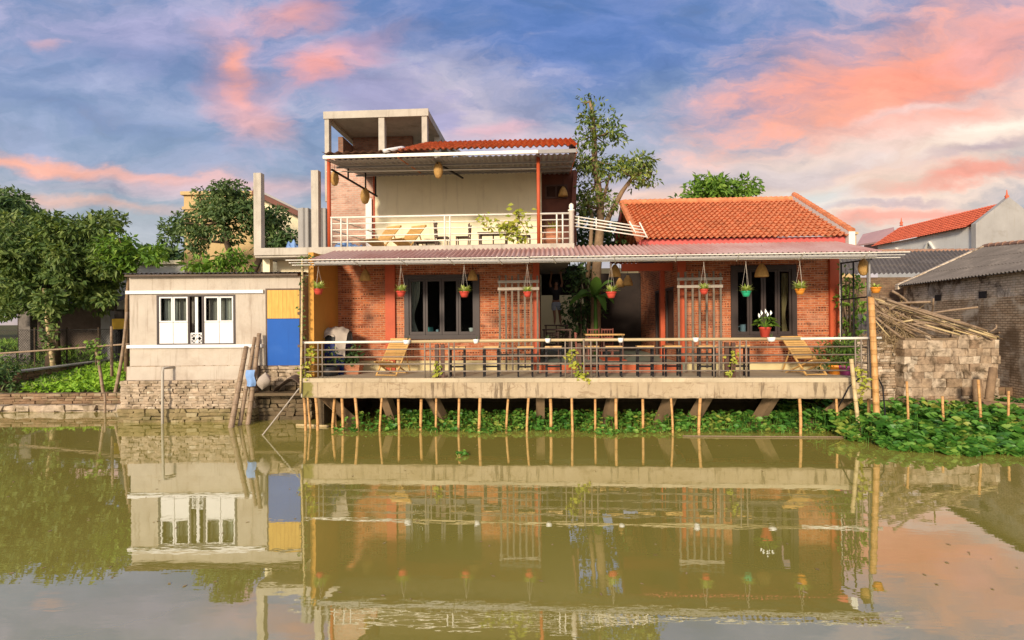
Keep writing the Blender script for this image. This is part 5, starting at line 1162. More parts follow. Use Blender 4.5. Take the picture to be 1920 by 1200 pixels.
# ---- tall tree in the courtyard, rising between the two houses
VT = 5.2
def tb(px, py, v=VT): return tuple(B(px, py, v))
trunk = [(B(1116, 600, VT).x, VT, CF)] + [tb(1118, 510), tb(1124, 440), tb(1126, 390), tb(1121, 345), tb(1115, 300), tb(1114, 255), tb(1112, 215), tb(1106, 190)]
cl = []
rr = random.Random(11)
for px, py, n, sx_, sy_, r_ in ((1105, 186, 6, 20, 9, .24), (1124, 228, 16, 30, 22, .36), (1100, 255, 7, 18, 14, .3), (1140, 258, 9, 24, 15, .3), (1110, 300, 12, 24, 20, .33), (1095, 318, 9, 16, 24, .3), (1140, 318, 13, 26, 18, .33), (1180, 305, 12, 26, 16, .34), (1208, 318, 14, 16, 22, .34), (1198, 340, 7, 18, 10, .28), (1095, 368, 8, 16, 16, .3), (1088, 392, 9, 18, 22, .36), (1110, 388, 9, 18, 22, .36), (1140, 365, 4, 10, 12, .22), (1150, 388, 5, 20, 8, .24)):
    for _ in range(n): cl.append((tb(px+rr.uniform(-sx_, sx_), py+rr.uniform(-sy_, sy_), VT+rr.uniform(-.8, .8)), r_*rr.uniform(.7, 1.15)))
tt = tree('courtyard_tree', 'tall slender glossy leaved tree growing up between the two brick houses', trunk, .20, .05, cl, M['leaf_glossy'], M['bark'], .19, 62, 5, FB, limbs=0, aspect=.42)
m = MB(); m.tube([tb(1130, 430), tb(1146, 398), tb(1166, 360), tb(1186, 332), tb(1204, 318)], [.10, .09, .08, .055, .025], 8); m.tube([tb(1126, 392), tb(1136, 355), tb(1144, 325)], [.09, .06, .02], 7)
m.tube([tb(1102, 520, 5.0), tb(1108, 450, 5.0), tb(1110, 405, 5.0), tb(1098, 372, 5.0)], [.08, .075, .065, .03], 8)
for c, r_ in cl[::3]:
    q = min([Vector(p) for p in trunk[2:]] + [Vector(tb(1166, 360)), Vector(tb(1186, 332))], key=lambda p: (p-Vector(c)).length); m.tube([q, q.lerp(Vector(c), .5)+Vector((0, 0, -.06)), c], [.035, .02, .006], 5)
m.build('limb', M['bark'], tt, FB, smooth=True)
# dark shrubs under it, above and under the canopy
def shrub(name, label, base, clusters, lm, size, dens=70, seed=0, frame=FB, group=None, cat='shrub', aspect=.45):
    t = thing(name, label, cat, base, frame, group); st_ = MB(); rr = random.Random(seed)
    for c, r_ in clusters[:14]: st_.tube([base, tuple(Vector(base).lerp(Vector(c), .55)+Vector((rr.uniform(-.1, .1), rr.uniform(-.1, .1), .05))), c], [.03, .02, .006], 5)
    st_.build('stem', M['bark_dark'], t, frame); crown(MB(), clusters, size, dens, seed, aspect=aspect).build('foliage', lm, t, frame); return t
def pxcl(lst, v, seed, dv=.5):
    rr = random.Random(seed); out = []
    for px, py, n, a, b, r_ in lst:
        for _ in range(n): out.append((tuple(B(px+rr.uniform(-a, a), py+rr.uniform(-b, b), v+rr.uniform(-dv, dv))), r_*rr.uniform(.7, 1.2)))
    return out
shrub('courtyard_shrub', 'dark broad leaved shrub filling the courtyard left of the banana plant', (BU(1090, 5.8), 5.8, CF), pxcl(((1085, 550, 18, 24, 40, .36), (1075, 610, 10, 18, 30, .3), (1098, 500, 6, 22, 14, .3), (1100, 590, 14, 24, 30, .36)), 5.8, 3), M['leaf_dark'], .22, 50, 3)
shrub('courtyard_shrub', 'dark shrub behind the tree trunk between terrace railing and orange roof', (BU(1110, 7.2), 7.2, CF), pxcl(((1095, 445, 14, 22, 22, .42), (1145, 445, 14, 22, 22, .42), (1110, 455, 8, 30, 15, .4)), 7.2, 4), M['leaf_dark'], .22, 50, 4)
# banana plant
bt = thing('banana_plant', 'young banana plant with broad leaves behind the courtyard table', 'plant', (BU(1117, 4.9), 4.9, CF), FB)
p = [(BU(1117, 4.9), 4.9, CF), tb(1117, 600, 4.9), tb(1116, 550, 4.9)]; MB().tube(p, [.085, .07, .045], 9).build('stem', M['leaf_banana'], bt, FB, smooth=True)
def big_leaf(mb, base, tip, sag, w_, n=10):
    base, tip = Vector(base), Vector(tip); d = tip-base; sd_ = d.cross(Vector((0, -.5, .9))).normalized()
    k0 = len(mb.v)
    for i in range(n+1):
        f = i/n; p = base.lerp(tip, f)+Vector((0, 0, sag*4*f*(1-f))); ww = w_*math.sin(PI*min(1, .06+f*.94))**.6*(1 if f < .95 else .4)
        for s in (-1, 0, 1): mb.v.append(tuple(p+sd_*ww*s/2+Vector((0, 0, -.05*abs(s)*ww))))
    for i in range(n):
        for s in range(2): a = k0+i*3+s; mb.f.append((a, a+1, a+4, a+3))
for bse, tp, sag, w_ in (((1116, 556), (1098, 522), .1, .42), ((1116, 556), (1118, 518), .05, .45), ((1117, 552), (1150, 528), .18, .34), ((1117, 558), (1136, 585), .3, .3), ((1116, 560), (1082, 556), .25, .34), ((1117, 565), (1152, 570), .3, .28), ((1116, 560), (1066, 575), .3, .32)):
    m = MB(); big_leaf(m, tb(bse[0], bse[1], 4.9), tb(tp[0], tp[1], 4.5), sag, w_); m.build('leaf', M['leaf_banana'], bt, FB, smooth=True)
# tree crown peeping over the orange roof
c = B(1360, 360, 15); cls = pxcl(((1330, 360, 12, 34, 14, .7), (1375, 362, 12, 40, 12, .7), (1412, 352, 5, 8, 12, .45), (1335, 352, 6, 14, 10, .5)), 15, 9, 1.5)
tree('roofline_tree', 'bright green tree crown showing over the orange roof ridge', [(c.x, 15, .4), (c.x, 15, 4), (c.x+.2, 15, 7.2)], .25, .1, cls, M['leaf_bright'], M['bark_dark'], .34, 30, 9, FB)
tag(crown(MB(), pxcl(((1268, 378, 4, 10, 3, .3),), 15, 10, .5), .3, 30, 10).build('treetop', M['leaf_dark'], None, FB), 'tiny treetop at the left end of the orange roof ridge', 'tree')
# ---- left bank trees
def wcl(lst, Y, seed, dy=1.0):
    rr = random.Random(seed); out = []
    for px, py, n, a, b, r_ in lst:
        for _ in range(n):
            y_ = Y+rr.uniform(-dy, dy); out.append((tuple(Wp(px+rr.uniform(-a, a), py+rr.uniform(-b, b), y_)), r_*rr.uniform(.7, 1.2)))
    return out
def wt(px, py, Y): return tuple(Wp(px, py, Y))
GZ = 1.1
tree('mango_tree', 'large spreading olive green mango tree over the left garden', [(Wp(95, 0, 24).x, 24, 1.0), wt(98, 620, 24), wt(90, 560, 24), wt(100, 490, 24)], .3, .16,
     wcl(((60, 450, 28, 74, 36, .56), (150, 445, 28, 70, 34, .56), (110, 510, 34, 95, 36, .56), (50, 556, 18, 65, 28, .5), (150, 552, 18, 66, 28, .5), (215, 505, 14, 28, 32, .5), (20, 500, 14, 40, 40, .6)), 23.5, 21, 1.8), M['leaf_mango'], M['bark_dark'], .25, 115, 21, limbs=20, aspect=.5)
tree('dense_tree', 'tall dark green tree at the far left edge behind the mango', [(Wp(-40, 0, 28).x, 28, 1.0), wt(-30, 560, 28), wt(-20, 470, 28)], .35, .16, wcl(((-30, 430, 26, 60, 55, 1.0), (25, 420, 16, 36, 42, .85), (70, 440, 9, 36, 20, .7), (10, 380, 8, 24, 18, .7), (-20, 520, 16, 60, 40, 1.0)), 28, 22, 1.8), M['leaf_dark'], M['bark_dark'], .30, 50, 22, limbs=8)
tree('leafy_tree', 'bright green loose tree just left of the shed roof', [(Wp(232, 0, 22).x, 22, 1.0), wt(238, 560, 22), wt(244, 490, 22)], .09, .05, wcl(((225, 455, 12, 26, 18, .42), (262, 478, 10, 34, 10, .36), (200, 470, 8, 20, 24, .42), (290, 485, 5, 20, 6, .25), (222, 500, 8, 18, 20, .4)), 22, 23, .9), M['leaf_bright'], M['bark'], .26, 55, 23, limbs=8, aspect=.45)
tree('round_tree', 'dark round crowned tree in front of the yellow house', [(Wp(452, 0, 24).x, 24, 1.0), wt(450, 520, 24), wt(425, 455, 24), wt(420, 415, 24)], .2, .09, wcl(((405, 372, 16, 42, 24, .48), (385, 420, 14, 46, 26, .46), (440, 410, 12, 32, 34, .46), (330, 435, 8, 28, 16, .42), (355, 465, 5, 28, 10, .36), (460, 400, 6, 14, 24, .42)), 24, 24, 1.2), M['leaf_round'], M['bark_dark'], .21, 110, 24, limbs=24, aspect=.5)
tree('round_tree', 'dark rounded tree between the two bare concrete columns', [(Wp(468, 0, 25).x, 25, 1.0), wt(470, 520, 25), wt(505, 450, 25)], .24, .1, wcl(((512, 425, 14, 36, 24, .5), (520, 450, 9, 38, 14, .5), (492, 412, 6, 14, 14, .45)), 25, 25, 1.2), M['leaf_dark'], M['bark_dark'], .22, 75, 25, aspect=.5)
shrub('bright_shrub', 'bright yellow green shrub showing over the shed roof', (Wp(420, 0, 22).x, 22, .9), wcl(((400, 497, 10, 40, 9, .36), (440, 490, 8, 24, 10, .36), (370, 502, 6, 20, 6, .3)), 22, 26, .6), M['leaf_bright'], .28, 50, 26, FW)
tag(crown(MB(), [(tuple(Wp(230+i*9, 487+4*math.sin(i*2.1), 60)), 1.5) for i in range(13)] + [(tuple(Wp(-620+i*34, 500+22*math.sin(i*2.1), 58)), 3.2) for i in range(26)], .9, 14, 27).build('distant_treeline', M['leaf_dark'], None, FW), 'distant low dark treeline left of the round tree', 'treeline', None, 'stuff')
# garden growth
def patch(poly_fn, n, size, m, name, label, seed, hz=(.02, .25), aspect=.6, stuff=True, kind_cat='plants', lean=.5):
    r = np.random.RandomState(seed); P, D, N = [], [], []
    pts = poly_fn(r, n); P = np.array(pts); P[:, 2] += hz[0]+(hz[1]-hz[0])*r.rand(len(P))
    D = r.normal(size=(len(P), 3)); D[:, 2] = np.abs(D[:, 2])*lean; N = r.normal(size=(len(P), 3))*.4+np.array([.2, -.75, .8]); L = size*(.6+.8*r.rand(len(P)))
    o = MB().leaves(P, D, N, L, L*aspect).build(name, m, None, FW); tag(o, label, kind_cat, None, 'stuff' if stuff else None); return o
def quad_px(corners, z):
    q = [Gp(x, y, z) for x, y in corners]
    def f(r, n):
        a, b = r.rand(n), r.rand(n); out = []
        for s, t_ in zip(a, b):
            p = (q[0]*(1-s)+q[1]*s)*(1-t_)+(q[3]*(1-s)+q[2]*s)*t_; out.append((p.x, p.y, hgt(p.x, p.y)))
        return out
    return f
patch(quad_px(((36, 735), (215, 739), (244, 700), (120, 706)), .6), 5200, .17, M['leaf_veg'], 'vegetable_bed', 'bright green vegetable bed on the left bank', 31, (.02, .22))
patch(quad_px(((-60, 735), (40, 738), (240, 690), (-60, 672)), .75), 2600, .22, M['leaf_mango'], 'wild_grass', 'rough grass and weeds around the left garden wall', 32, (.0, .25), .25, True, 'grass', 1.6)
patch(quad_px(((-40, 690), (250, 690), (260, 655), (-40, 655)), .9), 3200, .28, M['leaf_bright'], 'garden_weeds', 'green weeds before the wire fence on the left', 33, (.0, .5), .4, True, 'weeds', 1.4)
# ================================================================== WATER HYACINTH
def hyacinth(pts, seed, name, label, hmax, size):
    rr = random.Random(seed); m = MB()
    for x, y, hm in pts:
        h = max(.03, hm*rr.uniform(.35, 1.0)); s = size*rr.uniform(.65, 1.25); an = rr.uniform(0, 2*PI); tl = rr.uniform(.15, 1.0)
        d = Vector((math.cos(an)*math.sin(tl), math.sin(an)*math.sin(tl), math.cos(tl))); a = d.cross(Vector((.3, .2, .9))).normalized(); b = d.cross(a)
        s *= rr.choice((.6, .8, 1, 1, 1.15)); c = Vector((x, y, h)); k = len(m.v)
        for q in range(7):
            t_ = 2*PI*q/7; ra = s*(.5 if q else .62); m.v.append(tuple(c+(a*math.cos(t_)+b*math.sin(t_)*.85)*ra+d*(.06*s if q % 2 else -.04*s)))
        m.v.append(tuple(c-d*.14*s)); m.f += [(k+q, k+(q+1) % 7, k+7) for q in range(7)]
        if rr.random() < .35: m.tube([(x+rr.uniform(-.06, .06), y+rr.uniform(-.06, .06), 0), tuple(c-d*.1*s)], .008, 4, False)
    o = m.build(name, M['leaf_water'], None, FW); tag(o, label, 'water plants', None, 'stuff'); return o
rr = random.Random(77); pts = []
fp = [(1625, 828), (1650, 838), (1690, 846), (1740, 851), (1790, 853), (1850, 856), (1890, 855), (1960, 850), (2100, 850)]
fw = [Gp(x, y, 0) for x, y in fp]
def front(x):
    for a, b in zip(fw, fw[1:]):
        if a.x <= x <= b.x: return a.y+(b.y-a.y)*(x-a.x)/(b.x-a.x)
    return fw[0].y if x < fw[0].x else fw[-1].y
while len(pts) < 5200:
    x = rr.uniform(8.2, 15.5); f = rr.random()**1.3; y0_ = front(x)+.12*math.sin(x*5); y1_ = min(bank_y(x)-.1, 16.6); y = y0_+(y1_-y0_)*f
    if y < x/1.12: continue
    dd = y-y0_; pts.append((x, y, .10+.50*min(1, dd/1.1)*(.7+.3*math.sin(x*2.3+y*1.9))))
hyacinth(pts, 78, 'water_hyacinth_mat', 'thick green mat of water hyacinth at the right of the deck', .55, .20)
pts = []
while len(pts) < 3600:
    u = rr.uniform(ux0+.85, ux1-.2); fr_ = .12+.22*math.sin(u*1.7)+.16*math.sin(u*4.1+1)
    if -5.0 < u < -3.6 and rr.random() < .6: continue
    v = rr.uniform(-.22+fr_ if u < 4 else .0, 1.9); p = FB @ Vector((u, v, 0)); pts.append((p.x, p.y, .10+.22*min(1, max(0, v)/.8)))
hyacinth(pts, 79, 'water_hyacinth_bed', 'green water hyacinth growing on the pond beneath the deck', .3, .125)
r = np.random.RandomState(12); P = []
for _ in range(170):
    px_, py_ = r.uniform(0, 1920), 795+r.rand()**2*330; q = Gp(px_, max(py_, 835 if px_ > 560 else 800) if px_ < 1600 else max(py_, 870), .006)
    P.append(tuple(q))
n = len(P); o = MB().leaves(P, np.concatenate([r.normal(size=(n, 2)), np.zeros((n, 1))], 1), np.tile([0, 0, 1.0], (n, 1)), .03+.05*r.rand(n), .02+.02*r.rand(n), 0, 0).build('floating_litter', M['straw'], None, FW); tag(o, 'tiny dry leaf scraps floating on the pond', 'leaf litter', None, 'stuff')
p = Gp(867, 854, 0); hyacinth([(p.x+rr.uniform(-.13, .13), p.y+rr.uniform(-.08, .08), .10) for _ in range(16)], 80, 'floating_hyacinth', 'single small hyacinth clump adrift on the open pond', .1, .10).pop('kind', None)
# ================================================================== VINES
def vine(name, label, pts, n, size, m, spread, seed, frame=FB, sr=.006):
    rr = random.Random(seed); t = thing(name, label, 'vine', pts[0], frame); P, D, N = [], [], []
    pts = [Vector(p) for p in pts]; MB().tube(pts, sr, 5).build('stem', M['bark'], t, frame)
    for _ in range(n):
        k = rr.randrange(len(pts)-1); p = pts[k].lerp(pts[k+1], rr.random()); P.append(p+Vector((rr.gauss(0, spread), rr.gauss(0, spread*.6), rr.gauss(0, spread)))); D.append((rr.gauss(0, 1), rr.gauss(0, 1), rr.gauss(-.3, .6))); N.append((rr.gauss(0, .5), -1, rr.gauss(.6, .5)))
    L = [size*rr.uniform(.6, 1.3) for _ in P]; MB().leaves(P, D, N, L, [l*.6 for l in L]).build('foliage', m, t, frame); return t
bq = lambda px, py, v=.0: tuple(B(px, py, v))
vine('climbing_vine', 'thin vine climbing the bamboo upright at the left deck corner', [bq(567, 640), bq(569, 600), bq(566, 560), bq(569, 520), bq(567, 485), bq(580, 478), bq(600, 492)], 110, .10, M['leaf_mango'], .04, 1)
vine('railing_vine', 'yellow green vine on the left end of the deck railing', [bq(571, 706), bq(572, 690), bq(582, 675), bq(588, 660), bq(584, 650)], 60, .14, M['leaf_yellow'], .06, 2)
vine('railing_vine', 'yellow green vine at the middle dark railing post', [bq(1092, 708), bq(1085, 695), bq(1076, 672), bq(1068, 662), bq(1080, 690), bq(1096, 715)], 70, .14, M['leaf_yellow'], .08, 3)
vine('railing_vine', 'small vine on the left dark post pair', [bq(820, 706), bq(823, 690), bq(818, 680)], 30, .12, M['leaf_yellow'], .04, 4)
vine('railing_vine', 'small vine on the right dark post pair', [bq(1370, 706), bq(1373, 680), bq(1376, 660)], 40, .11, M['leaf_yellow'], .04, 5)
vine('railing_vine', 'yellow green vine trailing over the right end of the deck edge', [bq(1608, 690, -.06), bq(1616, 705, -.06), bq(1619, 730, -.06), bq(1614, 745, -.06)], 60, .13, M['leaf_yellow'], .06, 6)
VV = 1.45
vt = vine('flowering_vine', 'yellow green flowering vine tangled in the upper terrace railing', [bq(990, 460, VV), bq(985, 430, VV), bq(972, 410, VV), bq(968, 395, VV), bq(975, 415, VV), bq(955, 430, VV), bq(950, 425, VV), bq(968, 445, VV), bq(978, 440, VV)], 150, .17, M['leaf_yellow'], .13, 7, FB, .009)
vine('flowering_vine', 'sparse yellow green vine shoots left on the upper railing', [bq(960, 432, VV), bq(945, 428, VV), bq(928, 412, VV), bq(918, 430, VV), bq(908, 402, VV), bq(905, 412, VV)], 60, .15, M['leaf_yellow'], .08, 8, FB, .007)
# ================================================================== PLANTS ON THE DECK
c = B(655, 700, 1.2); t = thing('planter', 'clay trough planter with a leafy green shrub near the navy bin', 'planter', (c.x, 1.2, DZ), FB)
MB().hexa([(c.x-.32, 1.05, DZ), (c.x+.32, 1.05, DZ), (c.x+.32, 1.35, DZ), (c.x-.32, 1.35, DZ)], [(c.x-.38, 1.0, DZ+.28), (c.x+.38, 1.0, DZ+.28), (c.x+.38, 1.4, DZ+.28), (c.x-.38, 1.4, DZ+.28)]).build('trough', M['clay'], t)
crown(MB(), pxcl(((655, 668, 16, 17, 10, .17), (648, 660, 6, 14, 10, .15)), 1.2, 41, .15), .13, 160, 41).build('foliage', M['leaf_dark'], t)
c = B(618, 702, .7); t = thing('dark_pot', 'black pot with low weedy plant at the far left of the deck', 'plant pot', (c.x, .75, DZ), FB)
MB().lathe((c.x, .75, DZ), [(.2, 0), (.24, .1), (.28, .26), (.25, .26), (0, .22)], 16).build('pot', M['dark_stone'], t, smooth=True); crown(MB(), pxcl(((616, 672, 12, 16, 14, .15),), .75, 42, .12), .12, 120, 42).build('foliage', M['leaf_mango'], t)
for px, m_, lb, sd_, h_, cl_ in ((1567, 'pot_orange', 'orange plastic tub with a dense green shrub on the right deck', 43, .24, ((1565, 665, 26, 26, 22, .2), (1580, 650, 12, 24, 8, .2))), (1588, 'pot_purple', 'purple plastic tub with green shrub at the right deck corner', 44, .24, ((1590, 668, 14, 14, 16, .17), (1596, 650, 8, 14, 8, .15)))):
    v_ = .95 if px < 1575 else .75
    c = B(px, 700, v_); t = thing('plant_tub', lb, 'plant pot', (c.x, v_, DZ), FB, 'plastic tubs on the right deck')
    MB().lathe((c.x, v_, DZ), [(.17, 0), (.21, .2), (.235, .2), (.235, .26), (.215, .26), (0, .22)], 18).build('tub', M[m_], t, smooth=True)
    crown(MB(), pxcl(cl_, v_, sd_, .2), .13, 130, sd_, aspect=.35).build('foliage', M['leaf_bright' if sd_ == 44 else 'leaf_mango'], t)
# plants and thin frame at the gap beyond the deck's right end
fr_ = thing('plant_trellis', 'thin dark steel trellis with climbing plants beside the right house', 'trellis', (BU(1600, 1.2, 600), 1.2, DZ), FB); m = MB()
for px in (1577, 1600): a = B(px, 492, 1.2); m.tube([(a.x, 1.2, DZ), (a.x, 1.2, a.z)], .022, 6)
for ya, yb in ((494, 486), (562, 556)): m.tube([B(1576, ya, 1.2), B(1634, yb, .3)], .022, 6)
m.build('tube', M['black_metal'], fr_)
MB().tube([(B(1575.5, 500, 1.5).x, 1.5, DZ), tuple(B(1575.5, 488, 1.5))], .03, 8).build('down_pipe', M['white_metal'], fr_)
shrub('climbing_plant', 'loose green climbing plant filling the gap right of the house', (BU(1600, 1.8, 600), 1.8, DZ-.3), pxcl(((1600, 520, 7, 18, 16, .2), (1592, 550, 12, 16, 20, .22), (1606, 575, 6, 14, 14, .18), (1592, 620, 12, 14, 20, .2), (1590, 598, 8, 12, 12, .18)), 1.7, 45, .35), M['leaf_bright'], .17, 60, 45, FB)
# ================================================================== RIGHT BANK: ruined wall, brick fragment, bamboo heap
YR = 16.9
ra, rb = Wp(1690, 0, YR).x, Wp(1868, 0, YR).x; rz = Wp(1780, 628, YR).z
t = thing('ruined_block_wall', 'low ruined wall of pale rubble blocks on the right bank', 'wall', ((ra+rb)/2, YR, .2), FW)
stone_wall(ra, rb, .05, rz, YR, .4, .235, .18, .5, .022, .028, gap=.004, ragged=.3, seed=91).build('blocks', M['stone'], t, FW)
MB().box(ra+.06, rb-.06, YR+.05, YR+.36, -.4, rz-.1, .01).build('mortar_core', M['mortar'], t, FW)
stone_wall(ra-.1, rb+.1, -.2, .42, YR-.28, .3, .2, .3, .7, .05, .08, seed=92).build('footing', M['bank_stone'], t, FW)
xa, xb = Wp(1640, 0, 17.3).x, Wp(1692, 0, 17.3).x
t = thing('brick_fragment', 'broken brick wall fragment beside the ruined block wall', 'wall', ((xa+xb)/2, 17.3, .2), FW)
stone_wall(xa-.8, xb, .0, Wp(1670, 640, 17.3).z, 17.3, .3, .085, .16, .3, .012, .03, ragged=.2, seed=93).build('bricks', M['stone'], t, FW)
MB().box(xa-.7, xb-.03, 17.35, 17.55, -.3, Wp(1670, 645, 17.3).z).build('mortar_core', M['mortar'], t, FW)
p = Wp(1625, 620, 17.6); t = thing('lean_to', 'low broken fibre sheet lean-to roof behind the bamboo heap', 'lean-to', (p.x, 17.6, .3), FW)
corr(m := MB(), wt(1580, 628, 17.5), wt(1700, 622, 17.5), wt(1585, 590, 19.2), wt(1690, 585, 19.2), 14, .025); m.build('sheet', M['fibro'], t, FW)
MB().box(Wp(1585, 0, 17.7).x, Wp(1690, 0, 17.7).x, 17.8, 17.95, .2, Wp(1640, 632, 17.7).z).build('wall', M['old_brick_dark'], t, FW)
rr = random.Random(15)
spec = [(1640, 560, 1868, 634), (1645, 566, 1880, 636), (1650, 556, 1850, 628), (1638, 574, 1840, 630), (1656, 582, 1836, 632), (1672, 545, 1705, 572), (1640, 570, 1745, 566), (1660, 575, 1760, 622), (1680, 590, 1800, 628), (1636, 590, 1700, 640), (1630, 600, 1680, 572), (1652, 604, 1694, 590), (1628, 584, 1668, 632), (1742, 588, 1834, 576), (1700, 600, 1820, 618), (1660, 565, 1810, 622), (1648, 575, 1720, 640), (1790, 600, 1784, 638), (1738, 610, 1750, 560), (1856, 622, 1866, 608), (1640, 612, 1712, 600), (1634, 560, 1690, 612), (1644, 588, 1780, 628), (1652, 598, 1760, 634), (1668, 572, 1842, 626), (1690, 574, 1862, 630), (1700, 572, 1850, 620), (1662, 562, 1822, 612), (1646, 566, 1790, 616), (1676, 580, 1812, 630), (1640, 582, 1750, 632), (1710, 590, 1840, 632), (1720, 582, 1872, 632), (1654, 590, 1724, 634), (1634, 570, 1704, 618), (1648, 612, 1736, 606), (1690, 600, 1800, 600)]
for k, (x0_, y0_, x1_, y1_) in enumerate(spec):
    Ya, Yb = YR+.2+rr.uniform(-.2, .9), YR+rr.uniform(-.25, .55); a, b = Wp(x0_, y0_, Ya), Wp(x1_, y1_, Yb)
    pole('heaped_bamboo', a, b, rr.uniform(.018, .042), M['bamboo_grey' if k % 4 else 'bamboo_pale'], 'weathered bamboo pole lying in the heap over the ruined wall', 'bamboo pole', 'bamboo poles heaped over the ruined wall', FW, .08, 100+k)
r = np.random.RandomState(8); n = 700; P = np.array([tuple(Wp(1650+60*r.rand(), 575+75*r.rand(), 17.1+.6*r.rand())) for _ in range(n)])
o = MB().leaves(P, r.normal(size=(n, 3))*np.array([1, .4, 1])+np.array([0, 0, -.5]), r.normal(size=(n, 3))+np.array([0, -1, .3]), .2+.5*r.rand(n), .018).build('dry_twigs', M['straw'], None, FW); tag(o, 'tangle of dry twigs on the brick fragment', 'twigs', None, 'stuff')
# stakes in the hyacinth
for k, (xt, yt, xb, yb, r_, Y_, lb) in enumerate(((1700, 715, 1703, 800, .028, 13.6, 'thin bent stake standing at the left of the hyacinth mat'), (1767, 743, 1774, 800, .03, 13.6, 'short stake standing in the middle of the hyacinth mat'), (1834, 712, 1843, 812, .03, 13.2, 'slim pale stake at the right of the hyacinth mat'), (1891, 733, 1890, 805, .028, 13.4, 'slim stake standing in front of the boat'))):
    a, b = Wp(xt, yt, Y_), Wp(xb, yb, Y_); pole('stake', b+Vector((0, 0, -.4)), a, r_, M['bamboo'], lb, 'stake', 'stakes in the water plants', FW, .03, 130+k)
for k, (xt, yt, xb, yb, r_, lb) in enumerate(((1831, 712, 1836, 790, .13, 'thick split wooden post before the ruined wall'), (1862, 690, 1846, 790, .11, 'forked leaning trunk at the right end of the ruined wall'))):
    a, b = Wp(xt, yt, 15.9), Wp(xb, yb, 15.6); tag(MB().tube([b+Vector((0, 0, -.5)), b.lerp(a, .5)+Vector((.02, 0, 0)), a], [r_*1.1, r_, r_*.9], 10).build('wooden_post', M['bark'], None, FW, smooth=True), lb, 'post')
a = Wp(1650, 705, 14.2); tag(MB().tube([tuple(Wp(1646, 708, 14.4)), tuple(Wp(1655, 725, 14.2)), tuple(Wp(1659, 770, 14.1)), tuple(Wp(1660, 830, 13.6))], .02, 7).build('hose', M['black_metal'], None, FW, smooth=True), 'black hose hanging right of the tall bamboo pole', 'hose')
tag(MB().tube([bq(1612, 709, -.1), bq(1592, 725, -.1), bq(1580, 748, -.05), bq(1560, 785, .6)], .018, 7).build('hose', M['black_metal'], smooth=True), 'black hose drooping across the right end of the deck beam', 'hose')
# boat
def boat():
    b0 = Wp(1868, 775, 15.2); t = thing('wooden_boat', 'weathered wooden boat moored beyond the hyacinth at the right edge', 'boat', (b0.x+1.6, 14.6, 0), FW)
    def f(a, q):
        L_ = 3.6; x = b0.x-.25+L_*a; w_ = .52*math.sin(PI*min(1, .12+a*.75))**.7; s = (q-.5)*2
        z = .44+.16*(2*a-1)**2-.42*(1-abs(s)**2.2)*math.sin(PI*min(1, .1+a*.85))**.5
        return (x, 15.1-.5*a+w_*s, z)
    MB().grid(f, 26, 14).build('hull', M['boat'], t, FW, smooth=True)
    m = MB()
    for s in (0, 1): m.tube([f(i/26, s) for i in range(27)], .03, 6)
    m.build('gunwale', M['bark'], t, FW); m = MB()
    for a_ in (.35, .65): p, q = f(a_, .04), f(a_, .96); m.bar((p[0], p[1], p[2]-.06), (q[0], q[1], q[2]-.06), .22, .03)
    m.build('thwart', M['bark'], t, FW)
boat()
t = thing('stone_steps', 'low stone landing steps behind the boat', 'steps', (Wp(1890, 0, 17).x, 17, 0), FW)
stone_wall(Wp(1866, 0, 16.6).x, Wp(2000, 0, 16.6).x, -.1, Wp(1890, 757, 16.6).z, 16.6, 1.0, .25, .4, .9, .03, .05, seed=95).build('step', M['bank_stone'], t, FW)
stone_wall(Wp(1866, 0, 17.4).x, Wp(2000, 0, 17.4).x, -.1, Wp(1890, 728, 17.4).z, 17.6, 1.0, .25, .4, .9, .03, .05, seed=96).build('step', M['bank_stone'], t, FW)
# ---- old building along the right edge
def dir_frame(p0, p1):
    d = Vector((p1[0]-p0[0], p1[1]-p0[1], 0)); return Matrix.Translation((p0[0], p0[1], 0)) @ Matrix.Rotation(math.atan2(d.y, d.x), 4, 'Z'), d.length
F1, L1 = dir_frame((18.0, 24.5), (15.2, 11.5))      # local x runs toward the camera, local y points to the building's inside
ez1 = 4.56
t = thing('old_brick_building', 'long old brick outbuilding with grey corrugated roof along the right edge', 'building', (L1/2, 2, .2), F1)
MB().box(0, L1, 0, .35, 3.65, ez1-.12).box(0, .35, .35, 6.4, .1, ez1-.12).build('wall', M['old_brick_pale'], t, F1); MB().box(.0, L1, -.03, .35, .1, 3.648).build('lower_wall', M['old_brick'], t, F1)
MB().add([(.0, .0, ez1-.12), (.0, 6.4, ez1-.12), (.0, 3.2, ez1+1.5), (.3, .0, ez1-.12), (.3, 6.4, ez1-.12), (.3, 3.2, ez1+1.5)], [(0, 1, 2), (5, 4, 3), (0, 2, 5, 3), (2, 1, 4, 5), (1, 0, 3, 4)]).build('gable', M['old_brick'], t, F1)
corr(m := MB(), (.1, -.28, ez1-.14), (L1, -.28, ez1-.14), (.1, 3.2, ez1+1.55), (L1, 3.2, ez1+.55), int(L1/.19), .04, steps=3)
corr(m, (.1, 6.6, ez1-.14), (L1, 6.6, ez1-.14), (.1, 3.2, ez1+1.55), (L1, 3.2, ez1+.55), int(L1/.19), .04, steps=3); m.build('roof', M['fibro'], t, F1)
MB().hexa([(-.12, -.3, ez1-.3), (.16, -.3, ez1-.3), (.16, 3.2, ez1+1.4), (-.12, 3.2, ez1+1.4)], [(-.12, -.3, ez1-.06), (.16, -.3, ez1-.06), (.16, 3.2, ez1+1.64), (-.12, 3.2, ez1+1.64)]).build('verge', M['old_brick_pale'], t, F1)
m = MB()
for k in range(30): m.tube([(k*L1/30, 3.2, ez1+1.56-1.0*k/30), ((k+1.06)*L1/30, 3.2, ez1+1.58-1.0*(k+1)/30)], [.11, .13], 8)
m.build('ridge_tiles', M['tile_grey'], t, F1)
